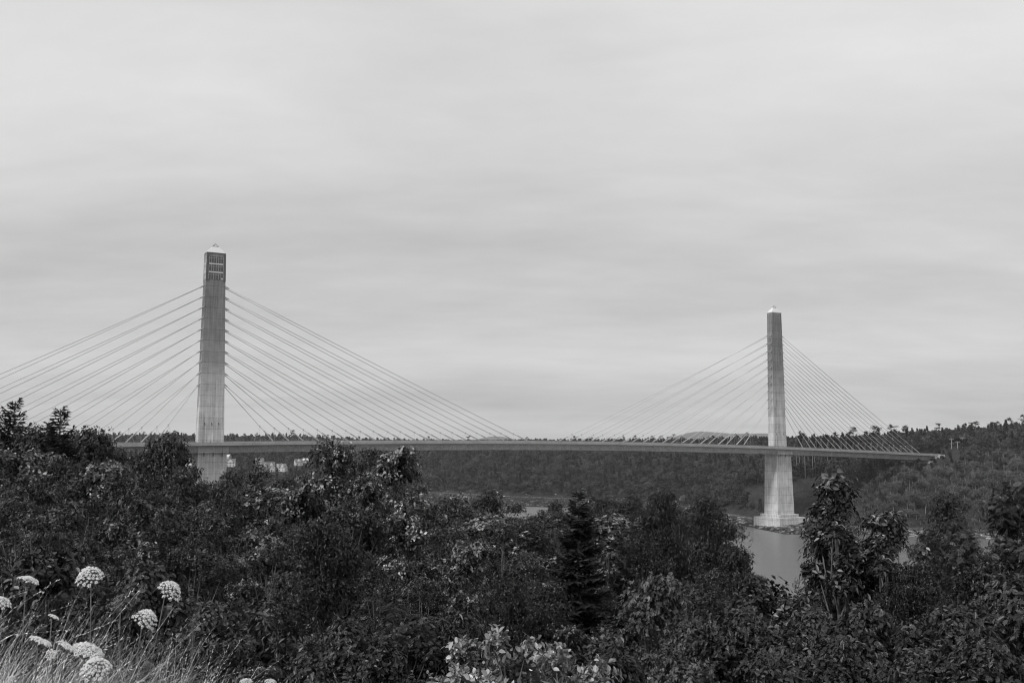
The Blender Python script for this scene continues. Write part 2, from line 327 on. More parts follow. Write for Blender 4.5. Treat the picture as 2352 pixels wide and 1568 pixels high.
def pylon(t, zbase, zbot_w, top, cap, windows, levels, foot):
    dz = railz(t)
    p = MB()
    zt = dz - 1.22
    p.frust((t - 5.75, t + 5.75, -2.2, 2.2), zt, (t - 4.15, t + 4.15, -2.1, 2.1), top)
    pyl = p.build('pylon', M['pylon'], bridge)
    def hw(z): return 5.75 + (4.15 - 5.75) * (z - zt) / (top - zt)
    # lifting pockets above the deck
    for k in (-3.1, 0, 3.1):
        a = MB(); a.box(t + k - .15, t + k + .15, -2.34, -2.195, zt + 8.4, zt + 9.3); a.build('bracket', M['frame'], pyl)
    r = MB()
    for sy in (-1, 1):                       # arris ribs on the faces
        for sx in (-1, 1):
            r.add([(t + sx * (hw(zt) - .9), sy * 2.205, zt), (t + sx * (hw(zt) - .55), sy * 2.205, zt), (t + sx * (hw(top - 13) - .55), sy * 2.13, top - 13), (t + sx * (hw(top - 13) - .9), sy * 2.13, top - 13)],
                  [(0, 1, 2, 3)])
    # pier below the deck
    q = MB(); zp = dz - 5.2
    q.frust((t - zbot_w / 2, t + zbot_w / 2, -5.6, 5.6), zbase, (t - 6.1, t + 6.1, -4.9, 4.9), zp)
    for sy in (-1, 1):                       # raised border strips
        for sx in (-1, 1):
            a0, a1 = sorted((t + sx * (zbot_w / 2 - 1.6), t + sx * (zbot_w / 2 + .12))); b0, b1 = sorted((t + sx * 4.6, t + sx * 6.22))
            c0, c1 = sorted((sy * 5.3, sy * 5.75)); d0, d1 = sorted((sy * 4.6, sy * 5.05))
            q.frust((a0, a1, c0, c1), zbase, (b0, b1, d0, d1), zp - .01)
    q.frust((t - 6.7, t + 6.7, -6.25, 6.25), zp + .02, (t - 6.7, t + 6.7, -6.25, 6.25), dz - 2.3)
    pier = q.build('pier', M['pier'], bridge)
    for k in (-4, 0, 4):
        a = MB(); a.box(t + k - .25, t + k + .25, -6.36, -6.24, zp - 1.5, zp + .3); a.build('bracket', M['frame'], pier)
    if foot:
        f = MB(); f.frust((t - 11.5, t + 11.5, -11, 11), -3, (t - 11.3, t + 11.3, -10.8, 10.8), 6.3); f.box(t - 8.5, t + 8.5, -8, 8, 6.3, 8.2)
        ft = f.build('footing', M['pier'], bridge)
        a = MB()
        for x in np.linspace(-11, 11, 12):
            a.tube([(t + x, -10.6, 6.3), (t + x, -10.6, 7.4)], .05, 4)
        a.tube([(t - 11, -10.6, 7.4), (t + 11, -10.6, 7.4)], .05, 4)
        a.tube([(t - 11, -10.6, 7.4), (t - 11, 10.6, 7.4)], .05, 4)
        a.build('handrail', M['rail'], ft)
    # pyramid cap
    c = MB(); hx, hy = hw(top) + .03, 2.13
    c.add([(t - hx, -hy, top + .45), (t + hx, -hy, top + .45), (t + hx, hy, top + .45), (t - hx, hy, top + .45), (t - 1.15, -.6, top + (cap - top) * .76), (t + 1.15, -.6, top + (cap - top) * .76), (t + 1.15, .6, top + (cap - top) * .76), (t - 1.15, .6, top + (cap - top) * .76)],
          [(0, 1, 5, 4), (1, 2, 6, 5), (2, 3, 7, 6), (3, 0, 4, 7), (4, 5, 6, 7), (3, 2, 1, 0)])
    cp = c.build('pyramid_cap', M['cap'], pyl)
    d = MB(); zc = top + (cap - top) * .76 + .003
    d.add([(t - 1.2, -.65, zc), (t + 1.2, -.65, zc), (t + 1.2, .65, zc), (t - 1.2, .65, zc), (t, 0, cap)], [(0, 1, 4), (1, 2, 4), (2, 3, 4), (3, 0, 4), (3, 2, 1, 0)])
    d.build('cap_tip', M['band'], cp)
    d = MB()
    for a_, b_ in (((t - 1.25, -.68, zc), (t + 1.25, -.68, zc)), ((t - 1.25, -.68, zc), (t, 0, cap + .1)), ((t + 1.25, -.68, zc), (t, 0, cap + .1)), ((t - 1.25, -.68, zc), (t - 1.25, .68, zc)), ((t - 1.25, .68, zc), (t, 0, cap + .1))): d.tube([a_, b_], .09, 5)
    d.build('tip_frame', M['frame'], cp)
    d = MB(); d.box(t - hx - .05, t + hx + .05, -hy - .05, hy + .05, top, top + .45); d.build('cornice', M['frame'] if windows else M['band'], pyl)
    if windows:
        H = 3.75; z0 = top - .55 - 3 * H
        for sy in (-1, 1):
            fr = MB()                        # dark corner posts
            for sx in (-1, 1):
                zz0, zz1 = z0 - .6, top - .003
                fr.add([(t + sx * (hw(zz0) - .05 + .12), sy * 2.28, zz0), (t + sx * (hw(zz0) - 1.05), sy * 2.28, zz0), (t + sx * (hw(zz0) - 1.05), sy * 2.0, zz0), (t + sx * (hw(zz0) + .07), sy * 2.0, zz0),
                        (t + sx * (hw(zz1) + .12), sy * 2.24, zz1), (t + sx * (hw(zz1) - .95), sy * 2.24, zz1), (t + sx * (hw(zz1) - .95), sy * 2.0, zz1), (t + sx * (hw(zz1) + .07), sy * 2.0, zz1)],
                       [(0, 1, 5, 4), (1, 2, 6, 5), (2, 3, 7, 6), (3, 0, 4, 7), (0, 3, 2, 1), (4, 5, 6, 7)])
            fr.build('corner_post', M['frame'], pyl)
            for k in range(3):
                za = z0 + k * H; wd = hw(za) - 1.1
                gl = MB()
                gl.box(t - wd, t + wd, min(sy * 2.16, sy * 2.2), max(sy * 2.16, sy * 2.2), za, za + H - .85, 0)
                for j in range(7):           # mullions
                    xx = t - wd + j * (2 * wd) / 6
                    gl.box(xx - .055, xx + .055, min(sy * 2.15, sy * 2.3), max(sy * 2.15, sy * 2.3), za + .003, za + H - .853, 1)
                gl.box(t - wd, t + wd, min(sy * 2.15, sy * 2.285), max(sy * 2.15, sy * 2.285), za + 2.1, za + 2.22, 1)
                rr = random.Random(k * 7 + 3)
                for j in range(6):           # pale boxes on some panes: blinds, and reflections painted in
                    if rr.random() < .16:
                        xx = t - wd + j * (2 * wd) / 6
                        gl.box(xx + .2, xx + 2 * wd / 6 - .2, min(sy * 2.15, sy * 2.215), max(sy * 2.15, sy * 2.215), za + .1, za + rr.uniform(.9, 1.7), 2)
                gl.build('window', [M['glass'], M['sleeve'], M['band']], pyl)
                if k: 
                    bd = MB(); bd.box(t - wd - .05, t + wd + .05, min(sy * 2.1, sy * 2.32), max(sy * 2.1, sy * 2.32), za - .72, za - .12); bd.build('floor_band', M['band'], pyl)
        for sx in (-1, 1):
            for k in range(3):
                za = z0 + k * H; e0 = hw(za) ; gl = MB()
                a0, a1 = sorted((t + sx * (e0 - .2), t + sx * (e0 + .05)))
                gl.box(a0, a1, -1.7, 1.7, za, za + H - .85, 0)
                a0, a1 = sorted((t + sx * (e0 - .2), t + sx * (e0 + .12)))
                gl.box(a0, a1, -.06, .06, za + .003, za + H - .853, 1); gl.box(a0, a1, -1.7, 1.7, za + 2.1, za + 2.2, 1)
                gl.build('window', [M['sleeve'], M['frame']], pyl)
                if k:
                    bd = MB(); bd.box(a0, a1, -1.75, 1.75, za - .7, za - .15); bd.build('floor_band', M['band'], pyl)
    # stays: ten levels, two per level and side
    for sx in (-1, 1):
        d0, ds = (28.93, 7.255)
        if (t == 0 and sx < 0) or (t > 0 and sx > 0): d0, ds = 23.16, 6.125
        for k in range(10):
            zl = EYE + levels[0] + (levels[1] - levels[0]) * k / 9.
            for j in range(2):
                dist = d0 + ds * (2 * k + j); y0 = 1.35 if j == 0 else -1.35; y1 = 0.45 if j == 0 else -0.45
                xa = t + sx * dist; za = railz(xa) - .3
                top_ = Vector((t + sx * (hw(zl) - .3), y0, zl)); bot = Vector((xa, y1, za))
                dv = (top_ - bot).normalized(); ln = (top_ - bot).length
                c_ = MB(); c_.tube([bot.lerp(top_, s_ / 6.) + Vector((0, 0, -.0009 * ln * 4 * (s_ / 6.) * (1 - s_ / 6.) * 3)) for s_ in range(7)], .15, 8)
                cb_ = c_.build('stay_cable', M['cable'], bridge, True)
                s2 = MB(); s2.tube([bot, bot + dv * 6.5], .29, 8); s2.tube([bot + dv * 9.0, bot + dv * 9.5], .33, 8)
                q_ = bot + dv * 9.25
                s2.tube([q_, (q_.x - sx * 2.6, y1, za)], .04, 4); s2.tube([q_, (q_.x + sx * .3, y1, za)], .04, 4)
                s2.build('anchor_sleeve', M['sleeve'], cb_)
                s3 = MB(); s3.tube([top_, top_ - dv * 2.3], .27, 8); s3.build('upper_sleeve', M['kerb'] if sx < 0 else M['sleeve'], cb_)
                if t > 0 or True:            # recess shadow box round the socket
                    pass
    return pyl
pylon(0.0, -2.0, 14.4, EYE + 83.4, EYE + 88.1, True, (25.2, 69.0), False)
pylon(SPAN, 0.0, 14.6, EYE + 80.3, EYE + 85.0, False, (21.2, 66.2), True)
# abutments
mb = MB(); z = railz(X1); mb.box(X1 + .02, X1 + 6, -9.2, 9.2, z - 7.5, z - .6); mb.box(X1 - 6, X1 - .5, -9, 9, z - 9, z - 5.35); mb.frust((X1 + 1, X1 + 8, -12, -9.23), z - 8, (X1 + 3, X1 + 9, -9.9, -9.23), z - .9)
mb.build('abutment', M['kerb'], bridge)
mb = MB(); z = railz(X0); mb.box(X0 - 8, X0 - .02, -9.2, 9.2, z - 9, z - 1.3); mb.build('abutment', M['kerb'], bridge)
bm_ = Matrix.Translation((T1.x, T1.y, 0)) @ Matrix.Rotation(TH, 4, 'Z')
lp = bm_ @ Vector((208, 0, railz(208) - .3))
lamp = empty('navigation_lamp', lp, 'tiny dark lamp on a short post at the middle of the deck', 'lamp')
mb = MB(); mb.tube([(0, 0, 0), (0, 0, 1.1)], .05, 6); mb.build('post', M['rail'], lamp); mb = MB(); mb.tube([(0, 0, 1.1), (0, 0, 1.25), (0, 0, 1.75), (0, 0, 1.95)], [.1, .24, .24, .08], 8); mb.build('lamp_head', M['frame'], lamp)

# ------------------------------------------------------------------ foliage machinery
def fold(outline_r, fold_h=0.18):
    """leaf from its right-hand outline (x across, y along), folded on the midrib"""
    k = len(outline_r); V = []; 
    V = [(0, 0, 0)] + [(x, y, fold_h * x) for x, y in outline_r] + [(0, 1, 0)] + [(-x, y, fold_h * x) for x, y in outline_r[::-1]]
    right = list(range(0, k + 2)); left = [0, k + 1] + list(range(k + 2, 2 * k + 2))
    V = np.array(V, float); V[:, 2] -= 0.22 * V[:, 1] ** 2
    return V, [right, left]
LEAF = {
    'ovate': fold([(.20, .18), (.30, .42), (.20, .75)]),
    'hang': fold([(.15, .2), (.23, .45), (.13, .78)]),
    'lance': fold([(.12, .2), (.17, .5), (.09, .8)]),
    'oak': fold([(.10, .14), (.24, .26), (.13, .34), (.36, .50), (.17, .56), (.33, .76), (.11, .78), (.10, .90)]),
    'maple': fold([(.10, -.04), (.30, .05), (.22, .16), (.50, .38), (.30, .42), (.36, .62), (.14, .58), (.12, .78)]),
    'spray': fold([(.10, .1), (.13, .5), (.07, .85)], .3),
    'quad': (np.array([(0, 0, 0), (.45, .35, .1), (.1, 1, 0), (-.45, .5, .1)], float), [[0, 1, 2, 3]]),
}
def compound(n=6, lw=.055, ll=.30):
    V = []; Fc = []; 
    def lf(p, ang, L_):
        a = np.array([math.sin(ang), math.cos(ang)]); b_ = np.array([a[1], -a[0]]); o = len(V)
        for x, y, z in ((0, 0, 0), (lw, L_ * .45, .02), (0, L_, -.06), (-lw, L_ * .45, .02)):
            q_ = p + a * y + b_ * x; V.append((q_[0], q_[1], z - .25 * q_[1] ** 2))
        Fc.append([o, o + 1, o + 2, o + 3])
    for i in range(n):
        y = .18 + .62 * i / (n - 1); L_ = ll * (1 - .25 * abs(i / (n - 1) - .4))
        lf(np.array([0, y]), 1.15, L_); lf(np.array([0, y]), -1.15, L_)
    lf(np.array([0, .82]), 0, ll * .85)
    o = len(V); V += [(-.012, 0, 0), (.012, 0, 0), (.012, .82, -.17), (-.012, .82, -.17)]; Fc.append([o, o + 1, o + 2, o + 3])
    return np.array(V), Fc
LEAF['compound'] = compound(6); LEAF['fern'] = compound(11, .035, .26)

def leaves(tmpl, P, D, Nn, S, tone):
    """instances of a leaf template: position P, long axis D, normal Nn, size S, tone -> arrays"""
    V, Fc = LEAF[tmpl]; n = len(P); k = len(V)
    D = D / np.linalg.norm(D, axis=1, keepdims=True)
    X = np.cross(D, Nn); X /= np.maximum(np.linalg.norm(X, axis=1, keepdims=True), 1e-6); Z = np.cross(X, D)
    W = P[:, None, :] + S[:, None, None] * (V[None, :, 0, None] * X[:, None, :] + V[None, :, 1, None] * D[:, None, :] + V[None, :, 2, None] * Z[:, None, :])
    off = (np.arange(n) * k)[:, None]
    fl = np.concatenate([np.array(f) for f in Fc]); cnt = np.tile([len(f) for f in Fc], n)
    return W.reshape(-1, 3), (off + fl[None, :]).ravel(), cnt, np.repeat(tone, k)
def unit(a): return a / np.maximum(np.linalg.norm(a, axis=-1, keepdims=True), 1e-9)
def join(parts):
    V, Lp, C, T = [], [], [], []; o = 0
    for v, l, c, t in parts: V.append(v); Lp.append(l + o); C.append(c); T.append(t); o += len(v)
    return np.concatenate(V), np.concatenate(Lp), np.concatenate(C), np.concatenate(T)

def grow(rng, H, Rr, base=.2, n_limb=26, n_sub=6, n_twig=4, prof='round', up=.55, stems=1, gap=.35):
    """branching skeleton: returns tube list and twig tips (position, direction, outerness)"""
    tubes, tips = [], []
    def prad(t):                              # crown radius against height fraction in the crown
        if prof == 'round': return math.sin(math.pi * min(1, .12 + .86 * t)) ** .6
        if prof == 'cone': return (1 - t) ** .8 + .06
        if prof == 'vase': return .35 + .75 * t if t < .8 else .95 - 2.6 * (t - .8)
        return 1 - .5 * t
    for s_ in range(stems):
        lean = rng.normal(0, .10 if stems == 1 else .24, 2); path = []
        for i in range(7):
            t = i / 6.; path.append(np.array([lean[0] * H * t * .6 + rng.normal(0, .012 * H) * (i > 0), lean[1] * H * t * .6 + rng.normal(0, .012 * H) * (i > 0), H * t * .97]))
        r0 = .016 * H / stems ** .4 + .02
        tubes.append((path, [r0 * (1 - .93 * i / 6.) for i in range(7)], 7))
        nl = max(4, n_limb // stems); ph = rng.uniform(0, 6.28)
        for i in range(nl):
            t = (i + rng.uniform(.1, .9)) / nl; hf = base + (1 - base) * t
            k = hf * 6; a = path[min(6, int(k))]; b_ = path[min(6, int(k) + 1)]; p0 = a + (b_ - a) * (k - int(k))
            ph += 2.4 + rng.normal(0, .3); L_ = Rr * prad(t) * rng.uniform(1 - gap, 1 + gap * .55)
            el = up + .5 * t + rng.normal(0, .15); d = np.array([math.cos(ph) * math.cos(el), math.sin(ph) * math.cos(el), math.sin(el)])
            pts = [p0]; 
            for j in range(4):
                d = unit(d + np.array([0, 0, .10]) + rng.normal(0, .12, 3)); pts.append(pts[-1] + d * L_ / 4)
            rl = r0 * (1 - .8 * hf) * .5 + .008
            tubes.append((pts, [rl, rl * .75, rl * .5, rl * .3, rl * .15], 5))
            tips.append((pts[-1], d, 1.0))
            for m_ in range(n_sub):
                f_ = rng.uniform(.25, .98) * 4; q0 = pts[min(3, int(f_))] + (pts[min(4, int(f_) + 1)] - pts[min(3, int(f_))]) * (f_ - int(f_))
                d2 = unit(d * .7 + rng.normal(0, .6, 3) + np.array([0, 0, .15])); l2 = L_ * rng.uniform(.22, .45)
                q1 = q0 + d2 * l2 * .5; d3 = unit(d2 + rng.normal(0, .25, 3) + np.array([0, 0, .15])); q2 = q1 + d3 * l2 * .5
                tubes.append(([q0, q1, q2], [rl * .4, rl * .22, .004], 3)); tips.append((q2, d3, f_ / 4))
                for w_ in range(n_twig):
                    fz = rng.uniform(.3, 1); qq = q0 + (q2 - q0) * fz; d4 = unit(d3 * .6 + rng.normal(0, .7, 3) + np.array([0, 0, .2]))
                    l3 = l2 * rng.uniform(.3, .6); tips.append((qq + d4 * l3, d4, f_ / 4)); 
                    if w_ == 0: tubes.append(([qq, qq + d4 * l3], [.006, .003], 3))
    return tubes, tips
def tube_mesh(tubes, name, m):
    mb = MB()
    for pts, rad, k in tubes: mb.tube(pts, rad, k, cap=False)
    return mb.mesh(name, m, True)
def foliage(rng, tips, tmpl, size, per=6, spread=.22, tiplight=0.8, droop=0.0, H=10., upn=.6):
    P0 = np.array([t[0] for t in tips]); D0 = np.array([t[1] for t in tips]); O = np.array([t[2] for t in tips])
    n = len(P0) * per; P = np.repeat(P0, per, 0); D = np.repeat(D0, per, 0); O = np.repeat(O, per)
    back = rng.uniform(0, 1, n) ** 1.3
    P = P - D * (back * spread * 1.6)[:, None] + rng.normal(0, spread * .42, (n, 3))
    ax = unit(D * .5 + np.array([0, 0, upn]) + rng.normal(0, .22, (n, 3)))
    rd = rng.normal(0, 1, (n, 3)); rd = unit(rd - ax * (rd * ax).sum(1, keepdims=True))
    ld = unit(rd + ax * rng.uniform(-.25, .55, n)[:, None] - np.array([0, 0, droop]))
    nn = unit(ax + rng.normal(0, .35, (n, 3)))
    S = size * rng.uniform(.65, 1.25, n)
    hi = np.clip(P[:, 2] / H, 0, 1)
    clump = np.repeat(np.exp(rng.normal(0, .45, len(P0))), per)
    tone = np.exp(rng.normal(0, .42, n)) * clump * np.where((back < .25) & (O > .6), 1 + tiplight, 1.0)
    return leaves(tmpl, P, ld, nn, S, tone)
def spruce_parts(rng, H, Rr, gap=.36, droop=.25, dens=1.0, sz=.30, irregular=.2):
    tubes = [([(0, 0, 0), (0, 0, H * .5), (0, 0, H)], [.013 * H, .007 * H, .006], 6)]; P, D, Nn, S = [], [], [], []
    z = H * .06
    while z < H * .985:
        t = z / H; Lb = Rr * (1 - t) ** .85 + .12
        nb = int(rng.randint(5, 8))
        for i in range(nb):
            a = rng.uniform(0, 6.28); L_ = Lb * rng.uniform(1 - irregular, 1 + irregular)
            el = -droop + .75 * t ** 4 + rng.normal(0, .08)
            p = np.array([0, 0, z + rng.uniform(-.1, .1)]); d = np.array([math.cos(a) * math.cos(el), math.sin(a) * math.cos(el), math.sin(el)])
            ns = max(2, int(L_ / .16 * dens)); pts = [p]
            for k in range(ns):
                d = unit(d + np.array([0, 0, .10 * 4 / ns])); q_ = pts[-1] + d * L_ / ns; pts.append(q_)
                side = unit(np.cross(d, [0, 0, 1])); f_ = (k + 1) / ns
                sl = sz * (1.35 - .75 * f_) * rng.uniform(.8, 1.2) * min(1, .5 + L_ / 2)
                for sg in (-1, 1):
                    P.append(q_); D.append(unit(side * sg + d * .9 + rng.normal(0, .15, 3) - np.array([0, 0, .12]))); Nn.append(unit(np.array([0, 0, 1.]) + rng.normal(0, .3, 3))); S.append(sl * 1.5)
                P.append(q_); D.append(unit(d + rng.normal(0, .25, 3) + np.array([0, 0, .1]))); Nn.append(unit(side + rng.normal(0, .3, 3))); S.append(sl)
            tubes.append(([pts[0], pts[len(pts) // 2], pts[-1]], [.006 + .01 * L_ / max(Rr, .1), .006, .003], 3))
        z += gap * (1.1 - .45 * t)
    P.append((0, 0, H - .15)); D.append((0, 0, 1)); Nn.append((1, 0, 0)); S.append(.16)
    P, D, Nn, S = map(lambda a: np.array(a, float), (P, D, Nn, S)); tone = np.exp(rng.normal(0, .3, len(P)))
    return tubes, leaves('spray', P, D, Nn, S, tone)

def lobe_crown(rng, H, Rr, base, n_lobe, n_ros, per, tmpl, size, tiplight, droop, prof, stems, lobe_r, hollow=0.0):
    """trunk and limbs that each carry a leafy mound: rosettes of leaves over the mound's upper shell, so the gaps between mounds stay dark"""
    tubes = []; cen = []; rad = []
    lean = rng.normal(0, .05, (stems, 2)) * (1 if stems == 1 else 2.6); paths = []
    for q in range(stems):
        pth = [np.array([lean[q, 0] * H * t + rng.normal(0, .012 * H) * (t > 0), lean[q, 1] * H * t + rng.normal(0, .012 * H) * (t > 0), H * .93 * t]) for t in np.linspace(0, 1, 7)]
        r0 = .017 * H / stems ** .4 + .02; tubes.append((pth, [r0 * (1 - .92 * i / 6.) for i in range(7)], 7)); paths.append(pth)
    ph = rng.uniform(0, 6.28)
    for i in range(n_lobe):
        t = ((i + rng.uniform(.2, .8)) / n_lobe) ** .8; hf = base + (1 - base) * t
        if prof == 'round': pr = math.sin(math.pi * min(1, .16 + .80 * t)) ** .7
        elif prof == 'cone': pr = (1 - t) ** .75 + .05
        elif prof == 'vase': pr = .45 + .65 * t if t < .75 else .94 - 2.9 * (t - .75)
        ph += 2.4 + rng.normal(0, .35); rr_ = Rr * pr * rng.uniform(.15, 1.08); lr = lobe_r * rng.uniform(.65, 1.35) * (1 - .35 * t)
        rr_ = max(0, rr_ - lr * .5)
        pth = paths[i % stems]; k = max(0, hf - .16) * 6; a = pth[min(6, int(k))]; b_ = pth[min(6, int(k) + 1)]; p0 = a + (b_ - a) * (k - int(k))
        ax_ = pth[min(6, int(hf * 6))]
        c = np.array([ax_[0] + math.cos(ph) * rr_, ax_[1] + math.sin(ph) * rr_, hf * H - lr * .4 + rng.normal(0, .02 * H)])
        cen.append(c); rad.append(lr)
        mid = (p0 + c) / 2 + np.array([0, 0, -.06 * np.linalg.norm(c - p0)]) + rng.normal(0, .05, 3); rl = r0 * (1 - .8 * hf) * .5 + .012
        tubes.append(([p0, mid, c], [rl, rl * .7, rl * .35], 5))
        for m_ in range(7):
            o = unit(rng.normal(0, 1, 3) + [0, 0, .5]); tubes.append(([c - o * lr * .1, c + o * lr * [1, 1, .7] * .9], [rl * .3, .004], 3))
    cen.append(np.array(list(paths[0][6][:2]) + [H - lobe_r * .45])); rad.append(lobe_r * .55)
    cen = np.array(cen); rad = np.array(rad)
    w_ = rad ** 2; k = rng.choice(len(cen), n_ros * len(cen), p=w_ / w_.sum()); n = len(k)
    o = unit(rng.normal(0, 1, (n, 3)) + [0, 0, .35]); o[:, 2] = np.where(o[:, 2] < -.35, -o[:, 2], o[:, 2])
    bumps = 1 + .22 * np.sin(o[:, 0] * 7 + k) * np.sin(o[:, 1] * 6 + 2 * k) + rng.normal(0, .12, n)
    shell = rng.uniform(hollow, 1, n) ** .35 * bumps
    P0 = cen[k] + o * (rad[k] * shell)[:, None] * [1, 1, .72]
    ax = unit(o * .8 + [0, 0, .55] + rng.normal(0, .25, (n, 3)))
    ltone = np.exp(rng.normal(0, .22, len(cen)))[k] * np.exp(rng.normal(0, .22, n)) * np.where((shell > .88) & (o[:, 2] > .25) & (rng.uniform(0, 1, n) < .5), 1 + tiplight, 1.)  # upper outer leaves painted paler: young growth, plus highlights put into the tone
    P = np.repeat(P0, per, 0); axs = np.repeat(ax, per, 0); T = np.repeat(ltone, per); n = len(P)
    rd = rng.normal(0, 1, (n, 3)); rd = unit(rd - axs * (rd * axs).sum(1, keepdims=True))
    ld = unit(rd + axs * rng.uniform(-.15, .6, n)[:, None] - np.array([0, 0, droop])); nn = unit(axs + rng.normal(0, .3, (n, 3)))
    P = P + rng.normal(0, size * .35, (n, 3))
    return tubes, leaves(tmpl, P, ld, nn, size * rng.uniform(.6, 1.2, n), T * np.exp(rng.normal(0, .3, n)))
PROTO = {}
def lproto(key, seed, H, Rr, leaf, size, m, bark_, base=.22, n_lobe=26, n_ros=150, per=6, tiplight=.8, droop=0., prof='round', stems=1, lobe_r=1.3, hollow=0.):
    tubes, (v, l, c, t) = lobe_crown(np.random.RandomState(seed), H, Rr, base, n_lobe, n_ros, per, leaf, size, tiplight, droop, prof, stems, lobe_r, hollow)
    PROTO[key] = (np_mesh('crown', v, l, c, M[m], t), tube_mesh(tubes, 'trunk', M[bark_]), H, Rr, np.percentile(v[:, 2], 99.9))
def proto(key, seed, H, Rr, leaf, size, m, bark_, base=.2, n_limb=26, n_sub=6, n_twig=4, prof='round', per=6, spread=.22, tiplight=.8, droop=0., up=.55, stems=1, gap=.35, upn=.6):
    rng = np.random.RandomState(seed)
    tubes, tips = grow(rng, H, Rr, base, n_limb, n_sub, n_twig, prof, up, stems, gap)
    v, l, c, t = foliage(rng, tips, leaf, size, per, spread, tiplight, droop, H, upn)
    PROTO[key] = (np_mesh('crown', v, l, c, M[m], t), tube_mesh(tubes, 'trunk', M[bark_]), H, Rr, v[:, 2].max())
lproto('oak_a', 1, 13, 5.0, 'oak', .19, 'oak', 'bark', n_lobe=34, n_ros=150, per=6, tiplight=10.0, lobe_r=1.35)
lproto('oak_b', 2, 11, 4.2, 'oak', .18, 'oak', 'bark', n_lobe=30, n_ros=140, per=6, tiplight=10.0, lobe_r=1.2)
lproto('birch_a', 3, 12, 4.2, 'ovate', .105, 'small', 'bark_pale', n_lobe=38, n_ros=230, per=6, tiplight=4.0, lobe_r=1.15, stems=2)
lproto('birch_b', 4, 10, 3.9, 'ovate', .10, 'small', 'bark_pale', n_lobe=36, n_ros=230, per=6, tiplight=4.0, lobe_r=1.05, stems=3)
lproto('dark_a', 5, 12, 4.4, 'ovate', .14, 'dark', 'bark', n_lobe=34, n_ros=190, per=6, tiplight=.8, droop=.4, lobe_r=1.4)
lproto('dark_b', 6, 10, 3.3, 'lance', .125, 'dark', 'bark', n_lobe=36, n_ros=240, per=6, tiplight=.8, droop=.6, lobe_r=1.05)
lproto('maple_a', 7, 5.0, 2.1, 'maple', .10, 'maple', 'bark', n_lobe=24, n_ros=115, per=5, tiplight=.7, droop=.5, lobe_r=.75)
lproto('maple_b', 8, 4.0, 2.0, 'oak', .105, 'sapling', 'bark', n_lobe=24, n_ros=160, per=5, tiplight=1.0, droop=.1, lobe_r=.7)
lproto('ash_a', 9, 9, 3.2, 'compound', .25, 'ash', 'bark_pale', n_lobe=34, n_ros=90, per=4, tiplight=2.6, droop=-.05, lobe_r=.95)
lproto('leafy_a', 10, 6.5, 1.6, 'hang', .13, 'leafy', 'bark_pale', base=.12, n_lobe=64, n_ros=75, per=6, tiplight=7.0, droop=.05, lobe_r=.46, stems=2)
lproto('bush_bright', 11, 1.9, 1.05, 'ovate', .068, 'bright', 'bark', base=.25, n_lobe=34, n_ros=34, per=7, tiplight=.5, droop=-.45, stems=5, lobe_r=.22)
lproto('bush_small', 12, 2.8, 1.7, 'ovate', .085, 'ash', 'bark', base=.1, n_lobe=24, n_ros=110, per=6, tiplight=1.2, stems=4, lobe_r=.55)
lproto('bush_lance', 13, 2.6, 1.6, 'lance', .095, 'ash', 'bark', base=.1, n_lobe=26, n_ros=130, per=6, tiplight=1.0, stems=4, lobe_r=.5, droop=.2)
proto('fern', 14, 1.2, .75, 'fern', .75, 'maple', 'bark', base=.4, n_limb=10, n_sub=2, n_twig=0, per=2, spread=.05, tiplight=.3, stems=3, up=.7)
for key, seed, H, Rr, sz, irr, bk in (('spruce_a', 21, 14, 3.1, .30, .2, .33), ('spruce_b', 22, 9, 2.3, .36, .35, .40), ('spruce_c', 23, 8, 1.9, .24, .3, .17)):
    tubes, (v, l, c, t) = spruce_parts(np.random.RandomState(seed), H, Rr, bk, .22, 1.7, sz, irr)
    PROTO[key] = (np_mesh('crown', v, l, c, M['needle'], t), tube_mesh(tubes, 'trunk', M['bark']), H, Rr, v[:, 2].max())

rngp = random.Random(5)
def plant(name, key, px, top, hw, Y, label, cat='tree', group=None, rz=None):
    """a tree of kind `key` whose crown tops out where the photo shows it, rooted on the slope at depth Y"""
    p = at(px, top, Y); z0 = gz(p.x, Y) - .15
    crown, trunk, H, Rr, top_z = PROTO[key]
    sz_ = max(.25, (p.z - z0) / top_z); sx_ = max(.25, hw / F * Y / Rr)
    lo = .85 if key == 'spruce_c' else .5 if key.startswith('spruce') else .78 if key == 'leafy_a' else (.72 if hw >= 30 else .25)
    sx_ = min(max(sx_, sz_ * lo), sz_ * 1.8)
    e = empty(name, (p.x, Y, z0), label, cat, group, rngp.uniform(0, 6.28) if rz is None else rz); e.scale = (sx_, sx_, sz_)
    obj('trunk', trunk, e); obj('crown', crown, e)
    return e

